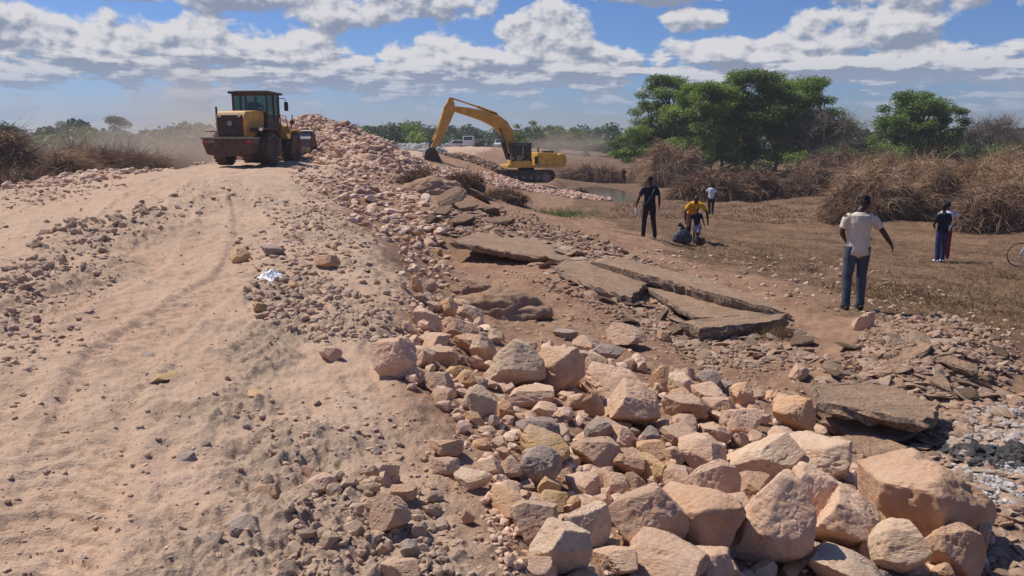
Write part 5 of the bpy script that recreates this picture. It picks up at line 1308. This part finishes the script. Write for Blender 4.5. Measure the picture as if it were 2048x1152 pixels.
def leaves(name, clumps, per, size, mat, parent, r, up=.6, asp=.55):
    """clumps: (x, y, z, rx, rz)"""
    Cs = []; T = []
    for (x, y, z, rx, rz) in clumps:
        n = int(per * (rx / 1.3) ** 1.6 + 20); d = unit(r, n); q = r.random(n) ** .45
        lob = 1 + .28 * fbm2(d[:, 0] * 2.2 + x, d[:, 1] * 2.2 + d[:, 2] * 1.7 + y, 2, 4)
        Cs.append(d * (q * lob)[:, None] * (rx, rx, rz) + (x, y, z)); T.append(np.clip(r.normal(.45 + .35 * r.normal(), .22, n), 0, 1))
    C_ = np.concatenate(Cs); n = len(C_); N = unit(r, n); N[:, 2] = np.abs(N[:, 2]) + up; N /= np.linalg.norm(N, axis=1)[:, None]
    V, Fq = quads(C_, N, unit(r, n), size * r.uniform(.6, 1.4, n), asp)
    return mesh_np(name, V, Fq, mat, parent, smooth=False, attrs={'tone': np.repeat(np.concatenate(T), 4)})
def limbs(name, segs, mat, parent):
    m = MB()
    for pts, rad in segs: m.tube(pts, rad, 7)
    return m.build(name, mat, parent, smooth=True)
def bend(a, b, r, k=4, w=.12):
    a = np.array(a, float); b = np.array(b, float); L = np.linalg.norm(b - a); P_ = [a + (b - a) * f for f in np.linspace(0, 1, k + 1)]
    for i in range(1, k): P_[i] = P_[i] + r.normal(0, w * L * .35, 3); P_[i][2] += .10 * L * math.sin(PI * i / k)
    return [tuple(p) for p in P_]
def acacia(loc, h, w, n, label, mat=LEAF, per=230, seed=0, low=.30, flat=.45, group=None, size=.22, bark=BARK, name='acacia_tree', dens=1.0, lean=(0, 0), skew=0.0):
    r = np.random.default_rng(seed); t = empty(name, loc); tag(t, label, 'tree', group)
    cl = []; segs = []
    top = np.array([lean[0], lean[1], h * .30]); segs.append((bend((0, 0, -.3), top, r, 4, .06), [h * .030, h * .026, h * .022, h * .020, h * .018]))
    mains = []
    for k in range(6):
        a = 2 * PI * k / 6 + r.uniform(-.4, .4); e = top + np.array([math.cos(a) * w * .24, math.sin(a) * w * .24, h * r.uniform(.16, .34)])
        segs.append((bend(top, e, r, 3), [h * .016, h * .013, h * .011, h * .009])); mains.append(e)
    for i in range(n):
        a = r.uniform(0, 2 * PI); q = math.sqrt(r.random()); zf = r.random()
        z = h * (low + (1 - low) * zf); env = math.sin(PI * min(1, .22 + .70 * zf)) ** .6
        x = math.cos(a) * q * w * .5 * env + skew * zf; y = math.sin(a) * q * w * .5 * env
        rx = w * .145 * r.uniform(.7, 1.35); cl.append((x, y, min(z, h - rx * flat * .5), rx, rx * flat))
        m = mains[int(np.argmin([np.linalg.norm(np.array([x, y, z]) - q_) for q_ in mains]))]
        segs.append((bend(m, (x, y, z - rx * flat * .3), r, 3), [h * .008, h * .006, h * .004, h * .002]))
    limbs('trunk', segs, bark, t); leaves('crown', cl, int(per * dens), size, mat, t, r)
    return t
def twigs(name, starts, dirs, length, width, mat, parent, r, droop=.35, seg=3):
    """thin curved blades: seg quads each"""
    n = len(starts); d = dirs / (np.linalg.norm(dirs, axis=1)[:, None] + 1e-9); side = np.cross(d, r.normal(size=(n, 3))); side /= np.linalg.norm(side, axis=1)[:, None] + 1e-9
    P_ = starts.copy(); rows = []; L = length * r.uniform(.5, 1.4, n) / seg
    for k in range(seg + 1):
        wd = width * (1 - .8 * k / seg); rows += [P_ - side * wd / 2, P_ + side * wd / 2]
        d = d + np.array([0, 0, -droop / seg]) + r.normal(0, .10, (n, 3)); d /= np.linalg.norm(d, axis=1)[:, None]; P_ = P_ + d * L[:, None]
    V = np.stack(rows, 1); nv = V.shape[1]; base = (np.arange(n) * nv)[:, None]
    Fs = np.concatenate([np.concatenate([base + 2 * k, base + 2 * k + 1, base + 2 * k + 3, base + 2 * k + 2], 1) for k in range(seg)])
    return mesh_np(name, V.reshape(-1, 3), Fs, mat, parent, smooth=False, attrs={'tone': np.repeat(np.clip(r.normal(.5, .3, n), 0, 1), nv)})
def brush(loc, rx, ry, h, n, label, mat=STRAW, lean=(-.25, -.1, 0), length=1.1, width=.035, seed=0, name='dry_bush', group=None, droop=.8, kind=None, cat='dry bush'):
    r = np.random.default_rng(seed + 300); t = empty(name, loc); tag(t, label, cat, group, kind)
    V, Fc = ICO[3]; k = V[:, 2] > -.35
    f = 1 + .34 * fbm3(V * 1.6 + seed, 4, seed) + .16 * fbm3(V * 4.5, 2, seed + 9)
    M = V * f[:, None] * (rx * .9, ry * .9, h * .9); M[:, 2] = np.maximum(M[:, 2], -.5)
    mesh_np('mound', M, Fc, mat, t, attrs={'tone': np.clip(.15 + .3 * fbm3(V * 6, 2, 3), 0, 1)})
    d = unit(r, n); d[:, 2] = np.abs(d[:, 2]); ff = 1 + .34 * fbm3(d * 1.6 + seed, 4, seed) + .16 * fbm3(d * 4.5, 2, seed + 9)
    q = r.uniform(.78, 1.0, n); st_ = d * (ff * q)[:, None] * (rx, ry, h) * .92
    cur = np.stack([fbm2(d[:, 0] * 3, d[:, 2] * 3 + d[:, 1], 2, seed + 1), fbm2(d[:, 1] * 3, d[:, 2] * 3, 2, seed + 2), np.zeros(n)], 1)
    L_ = min(length, .42 * rx + .1); tang = np.cross(d, [0, 0, 1.0]) * r.normal(0, .5, (n, 1))
    dr = d * .38 + np.array(lean) * 1.3 + cur * 1.3 + tang + r.normal(0, .42, (n, 3)) + np.array([0, 0, .12])
    twigs('stalks', st_, dr, L_, width, mat, t, r, droop)
    return t
def at_d(px, d, dz=0.0):
    x = (px - 1024) / F * d; return (x, d, hz(x, d) + dz)

# the green acacia group
for k, (px, d, h, w, n, mt, lb, kw) in enumerate((
    (1322, 108, 12.6, 8.0, 40, LEAF_D, 'tall olive green acacia at the left end of the main tree group', dict(lean=(.4, 0), low=.30)),
    (1268, 104, 6.9, 7.0, 24, LEAF_D, 'low broad acacia standing left of and below the main tree group', dict(low=.38)),
    (1400, 100, 11.2, 8.5, 44, LEAF, 'bright green acacia with layered branches in the middle left of the main tree group', dict(low=.32)),
    (1490, 104, 12.8, 10.0, 56, LEAF_D, 'tallest and broadest dark green acacia in the middle of the main tree group', dict(low=.28)),
    (1590, 106, 12.0, 10.5, 60, LEAF, 'green acacia at the right end of the main tree group', dict(low=.34)),
    (1545, 112, 9.5, 9.0, 36, LEAF_D, 'dark shaded acacia filling the gap behind the right half of the group', dict(low=.15)),
    (1350, 114, 8.5, 9.0, 34, LEAF_D, 'dark acacia filling the gap behind the left half of the group', dict(low=.15)),
    (1440, 116, 9.5, 9.0, 36, LEAF_D, 'dark acacia filling the gap behind the middle of the group', dict(low=.12)))):
    acacia(at_d(px, d), h, w * 1.08, int(n * 1.25), lb, mt, 520, 40 + k, size=.26, **kw)
acacia(at_d(1812, 104), 10.2, 9.6, 64, 'lone round crowned deep green tree right of the main tree group', LEAF_D, 600, 61, low=.20, flat=.6, size=.26)
acacia(at_d(1866, 106), 9.0, 6.0, 26, 'smaller green tree joined to the right side of the lone round tree', LEAF_D, 500, 62, low=.5, flat=.6, size=.26)
def bare_tree(loc, h, w, label, seed, dens=1.0, mat=PALEBARK, tw=TWIG):
    r = np.random.default_rng(seed); t = empty('bare_tree', loc); tag(t, label, 'bare tree')
    segs = []; tips = []; tops = [(0, 0, h * .22)]
    segs.append((bend((0, 0, -.3), (0, 0, h * .25), r, 3, .05), [h * .035, h * .03, h * .026, h * .022]))
    def grow(p, d, L, rad, lv):
        e = p + d * L; segs.append((bend(p, e, r, 3, .10), [rad, rad * .85, rad * .7, rad * .55]))
        if lv == 0: tips.append((e, d)); return
        for _ in range(3 if lv > 1 else 4):
            nd = d + r.normal(0, .55, 3); nd[2] = max(nd[2], .05); nd /= np.linalg.norm(nd); grow(p + d * L * r.uniform(.6, 1), nd, L * r.uniform(.6, .8), rad * .55, lv - 1)
    for k in range(5):
        a = 2 * PI * k / 5 + r.uniform(-.3, .3); d = np.array([math.cos(a) * w / h, math.sin(a) * w / h, .9]); d /= np.linalg.norm(d); grow(np.array([0, 0, h * .24]), d, h * .30, h * .016, 3)
    limbs('trunk', segs, mat, t)
    E = np.array([e for e, d in tips]); D_ = np.array([d for e, d in tips]); k = max(1, int(16 * dens))
    st_ = np.repeat(E, k, 0) + r.normal(0, .35, (len(E) * k, 3)); dr = np.repeat(D_, k, 0) + r.normal(0, .7, (len(E) * k, 3))
    twigs('twigs', st_, dr, 1.1, .035, tw, t, r, .1, 2)
    return t
bare_tree(at_d(1978, 104), 8.6, 7.5, 'leafless pale grey tree with spreading branches at the right edge', 71, 1.6)
bare_tree(at_d(1672, 110), 8.0, 5.0, 'leafless greyish tree between the main group and the lone round tree', 72, .9)
bare_tree(at_d(1620, 100), 8.6, 5.0, 'half bare tree with whitish branches at the right end of the green group', 73, .8)
TWIG_G = leaf_mat('dry leafy twigs', (.10, .10, .05), (.24, .22, .12), .8, .1)
# low green shrubs between and behind the trees
for k, (px, d, h, w, mt, lb) in enumerate(((1700, 96, 4.4, 8, LEAF_Y, 'low olive shrub under the leafless greyish tree'), (1760, 100, 4.6, 7, LEAF_D, 'low green shrub just left of the lone round tree'), (1925, 98, 4.6, 7, LEAF_Y, 'low yellow green shrub left of the leafless tree at the right edge'),
    (2010, 100, 4.8, 9, LEAF_D, 'low dark shrub behind the leafless tree at the right edge'), (2090, 98, 5.4, 9, LEAF_D, 'dark shrub reaching in from the right edge of the picture'), (1500, 96, 4.0, 14, LEAF_D, 'shaded undergrowth below the main tree group'), (1420, 100, 3.6, 10, LEAF_D, 'shaded undergrowth at the left foot of the main tree group'))):
    r = np.random.default_rng(500 + k); t = empty('shrub', at_d(px, d)); tag(t, lb, 'shrub')
    cl = [(r.uniform(-.5, .5) * w, r.uniform(-.3, .3) * w, h * r.uniform(.2, .8), 1.1, .75) for _ in range(26)]
    limbs('stem', [(bend((0, 0, -.2), c[:3], r, 2), [.09, .06, .03]) for c in cl[:8]], BARK, t); leaves('foliage', cl, 190, .24, mt, t, r)

# dry brush mounds on the right, left and in the field
BR_ = [ # px, distance, rx, ry, h, n, material, label
 (1745, 42, 2.5, 2.2, 3.0, 5200, STRAW, 'tall tan mound of dry reeds at the left end of the big thicket'),
 (1850, 43, 2.6, 2.2, 3.3, 5200, STRAW, 'dry reed mound directly behind the two people on the right'),
 (1950, 42, 2.4, 2.4, 3.1, 5200, STRAW, 'dry reed mound in the right part of the big thicket'),
 (2050, 39, 2.4, 2.4, 3.0, 4600, STRAW, 'reddish dry reed mound cut by the right edge of the picture'),
 (1800, 47, 3.5, 2.2, 3.5, 3600, STRAW, 'taller tan reeds behind the middle of the big thicket'),
 (2000, 48, 4.0, 2.2, 3.7, 3600, STRAW, 'taller tan reeds behind the right end of the big thicket'),
 (1985, 35, 1.7, 1.5, 1.7, 2600, STRAW_D, 'low brown brush in front of the right end of the big thicket'),
 (1700, 40, 1.3, 1.3, 1.8, 2200, STRAW_D, 'dark low brush at the left foot of the big thicket'),
 (1660, 78, 3.6, 2.5, 3.6, 2600, STRAW_D, 'brown brush mound between the field and the leafless tree'),
 (1345, 84, 3.3, 2.4, 3.6, 4200, STRAW, 'sunlit tan dry bush in front of the left part of the green trees'),
 (1292, 88, 2.0, 2.0, 2.6, 1800, STRAW, 'smaller tan bush left of the sunlit tan dry bush'),
 (1420, 60, 3.0, 1.8, 1.9, 2600, STRAW_D, 'dark brown brush mound in the middle of the field behind the walkers'),
 (1500, 62, 2.6, 1.8, 1.8, 2200, STRAW_D, 'brown brush right of the dark mound in the middle of the field'),
 (1580, 64, 2.2, 1.6, 1.3, 1700, STRAW_D, 'low brown brush near the right side of the middle field'),
 (1625, 66, 2.6, 1.6, 2.0, 1700, STRAW_D, 'brown brush close to the left end of the big thicket'),
 (1180, 90, 4.5, 2.0, 1.5, 1500, STRAW_D, 'low reddish brush along the far bank right of the excavator'),
 (930, 33, .85, .7, .60, 2600, STRAW_D, 'rounded clump of dry brown brush above the broken asphalt chunks'),
 (1010, 34, .9, .8, .35, 1200, STRAW_D, 'low flattened dry brush beside the rounded clump'),
 (1160, 62, .6, .4, .7, 300, STRAW_D, 'small dry tuft standing at the near edge of the pond'),
 (840, 30, .75, .6, .5, 1200, STRAW_D, 'earthy brown clump of roots and brush at the foot of the stone pile'),
 (0, 33, 1.9, 1.8, 2.4, 4200, STRAW_D, 'tall reddish brown brush at the left edge of the picture'),
 (120, 36, 2.2, 1.8, 1.75, 4600, STRAW, 'tangled brown brush heap second from the left edge'),
 (190, 39, 2.2, 1.8, 1.9, 4200, STRAW_D, 'brown brush heap in the middle of the left roadside row'),
 (265, 42, 2.4, 1.8, 1.6, 3400, STRAW_D, 'reddish brush heap half veiled by dust behind the loader'),
 (340, 47, 2.6, 1.8, 1.5, 2800, STRAW_D, 'dusty brush heap closest to the loader on the left roadside'),
 (60, 30, 1.4, 1.1, 1.3, 2000, STRAW_D, 'low dark brush right behind the left roadside stones')]
for k, (px, d, rx, ry, h, n, mt, lb) in enumerate(BR_):
    far = d > 55; left = px < 400
    x, y, z = at_d(px, d); h = h * (.9 if d < 50 and px > 1600 else 1)
    if left: z = CZ - 2.3
    brush((x, y, z), rx, ry, h, int(n * 2.0), lb, mt, length=1.15 if not far else 1.3, width=.032 if not far else .06, seed=k, lean=(-.3, -.15, 0) if not left else (.2, -.2, 0), droop=.9)
# dry grass in the field, a few greener tufts
def grass_patch(poly, n, length, mat, label, seed, width=.012, name='grass', cat='grass'):
    r = np.random.default_rng(seed); q = sample(poly, n, r); p, t = hit(q[:, 0], q[:, 1])
    k = fbm2(p[:, 0] * .35, p[:, 1] * .35, 3, seed) + r.normal(0, .25, n) > -.1; p = p[k]; t = t[k]; n = len(p)
    dr = r.normal(0, .55, (n, 3)); dr[:, 2] = 1
    o = twigs(name, p, dr, length, width, mat, None, r, .8, 2); return tag(o, label, cat, kind='stuff')
grass_patch([(1180,430),(1700,450),(2048,470),(2048,640),(1750,600),(1400,520)], 16000, .13, GRASS, 'short dry grass over the near part of the brown field', 3, .014)
grass_patch([(1260,385),(1680,375),(1690,450),(1200,435)], 9000, .24, STRAW_D, 'brown dead weeds over the far part of the field', 4, .04)
grass_patch([(1740,610),(2048,610),(2048,760),(1980,700)], 2500, .10, GRASS, 'sparse dry grass near the rubble mound', 5, .008)
def tuft(px, py, rr, n, L, mat, label, seed, width=.008, cat='grass tuft'):
    r = np.random.default_rng(seed); p = at_ground(px, py); st_ = np.column_stack([r.normal(0, rr, n), r.normal(0, rr, n), np.full(n, .0)]); dr = np.column_stack([r.normal(0, .5, n), r.normal(0, .5, n), np.ones(n)])
    o = twigs('grass_tuft', st_, dr, L, width, mat, None, r, .9, 3); o.location = p; return tag(o, label, cat)
tuft(1105, 432, .8, 900, .38, LEAF_Y, 'olive green grass tuft on the slope below the excavator', 6, .02)
tuft(1558, 672, .13, 900, .16, GRASS, 'ball of dry roots and grass at the end of the thick edged asphalt slab', 7, .006)
for k, (px, py) in enumerate(((1540, 525), (1830, 588), (2010, 560), (1740, 480), (1620, 545))):
    tuft(px, py, .12, 90, .30, STRAW_D, ['dark weed in the open field left of the beige shirted man', 'low weed right of the beige shirted man', 'broken dark weed under the bicycle', 'dark weed behind the beige shirted man', 'small weed close to the left arm of the beige shirted man'][k], 20 + k, .010, 'weed')
# fallen brown clump of earth with dry grass in the hollow beside the road
def clod(px, py, w, h, label, seed, mat=M_GROUND):
    p = at_ground(px, py); r = np.random.default_rng(seed); V, Fc = ICO[5]; f = 1 + .22 * fbm3(V * 1.4 + seed, 4, seed) + .05 * fbm3(V * 7, 3, seed)
    V = V * f[:, None] * (w / 2, w / 3, h / 1.2); t = empty('earth_mound', (p.x, p.y, p.z)); tag(t, label, 'earth mound')
    mesh_np('soil', V, Fc, mat, t, attrs={'dust': np.full(len(V), .35), 'grey': np.zeros(len(V)), 'grass': np.full(len(V), .0)})
    d = unit(r, 1800); d[:, 2] = np.abs(d[:, 2]); k = (V[:, 2] > .02); idx = r.choice(np.where(k)[0], 500)
    if w < 1.5: twigs('roots', V[idx], V[idx] / np.linalg.norm(V[idx], axis=1)[:, None] + r.normal(0, .5, (500, 3)), .08, .006, GRASS, t, r, 1.2, 2)
clod(1000, 624, 1.25, .36, 'hump of brown soil with dry roots in the hollow beside the road', 3)
clod(942, 590, .7, .26, 'smaller hump of brown soil left of the rooty one', 4)
clod(865, 385, 2.0, .62, 'smooth brown earth lump between stone pile and dry brush', 5)

# far woodland along the horizon
def woodland(name, runs, mat, label, seed, size=.75, per=60):
    r = np.random.default_rng(seed); cl = []
    for (px0, px1, d, h, n) in runs:
        for _ in range(n):
            px = r.uniform(px0, px1); dd = d * r.uniform(.92, 1.15); x = (px - 1024) / F * dd; z0 = CZ - 4.0; hh = h * (.75 + .4 * noise2(np.array([px * .02]), np.array([d * .1]), seed)[0]) * r.uniform(.3, 1.0)
            cl.append((x, dd, z0 + hh, 2.6 * dd / 180, 1.6 * dd / 180))
    o = leaves(name, cl, per * (1.3 / 2.6) ** 1.6 * 2, size, mat, None, r, .5, .7); return tag(o, label, 'woodland', kind='stuff')
woodland('far_trees', [(-60, 430, 150, 7.2, 330), (380, 700, 210, 9.6, 200), (690, 1220, 230, 9.0, 330), (1200, 1700, 190, 7.5, 160), (1640, 2120, 150, 7.0, 240)], LEAF_F, 'far green woodland closing the horizon', 5, .9, 90)
woodland('green_thicket', [(30, 420, 85, 5.4, 170)], LEAF_Y, 'green thicket behind the brown brush on the left', 6, .45, 80)
woodland('green_thicket', [(700, 850, 120, 6.4, 60)], LEAF_D, 'dark green thicket behind the stone pile', 8, .5, 80)
for k, (px, d, h, w, lb) in enumerate(((147, 160, 8.0, 9, 'flat topped tree on the left horizon, left of the taller pair'), (245, 155, 8.6, 10, 'broad flat topped tree on the left horizon, the highest there'), (725, 150, 7.0, 9, 'dark bush topped tree just right of the stone pile'),
     (1052, 140, 8.2, 6.5, 'dark round tree behind the excavator cab'), (1110, 150, 6.9, 6, 'dark tree right of the one behind the excavator cab'), (1170, 150, 6.7, 7, 'dark far tree between the excavator and the main group'), (905, 170, 7.4, 9, 'far tree behind the white vehicles'), (805, 130, 6.6, 12, 'broad green tree mass on the horizon left of the excavator bucket'))):
    x = (px - 1024) / F * d; acacia((x, d, CZ - 4.0), h, w, 16, lb, LEAF_F if px < 1000 else LEAF_D, 150, 80 + k, low=.3, size=.45, flat=.55, dens=1)

# ---------------------------------------------------------------- airborne dust
def dust_cloud(loc, rad, dens, label, seed, col_=(.78, .66, .55)):
    m = bpy.data.materials.new('dust'); m.use_nodes = True; t = NT(m.node_tree); t.n.clear(); out = t.node('ShaderNodeOutputMaterial')
    tc = t.node('ShaderNodeTexCoord').outputs['Object']; L = t.vmath('LENGTH', tc)
    n = t.noise(t.vmath('ADD', tc, (seed, 0, 0)), 1.5, 3, .55)
    d = t.math('MULTIPLY', t.ramp(t.math('ADD', L, t.math('MULTIPLY', t.math('SUBTRACT', n, .5), 1.0)), 1.0, .15), dens)
    v = t.node('ShaderNodeVolumePrincipled', {'Color': (*col_, 1), 'Density': d, 'Anisotropy': .2}); t.link(v.outputs[0], out.inputs['Volume'])
    V, Fc = ICO[3]; o = mesh_np('dust_cloud', V * 1.0, Fc, m); o.location = loc; o.scale = rad; return tag(o, label, 'dust', kind='stuff')
dust_cloud((-17.5, 46, CZ + .2), (7.5, 6, 4.6), .11, 'pale dust hanging in the air behind the wheel loader', 1.0)
dust_cloud((-21, 44, CZ - .8), (8, 5, 2.2), .09, 'low dust over the left roadside brush', 4.0)
dust_cloud((7.5, 112, CZ - .5), (8, 6, 3.0), .10, 'dust rising over the far road behind the excavator cab', 2.0)

def haze():
    m = bpy.data.materials.new('haze'); m.use_nodes = True; t = NT(m.node_tree); t.n.clear(); out = t.node('ShaderNodeOutputMaterial')
    v = t.node('ShaderNodeVolumePrincipled', {'Color': (.80, .86, 1.0, 1), 'Density': HAZE, 'Anisotropy': .3}); t.link(v.outputs[0], out.inputs['Volume'])
    b = MB(); b.box((0, 0, (CZ - 7.5 + 14) / 2), (19000, 19000, 14 - CZ + 7.5)); o = b.build('haze', m); tag(o, 'thin haze over the whole plain', 'haze', kind='stuff')
HAZE = .0004
haze()
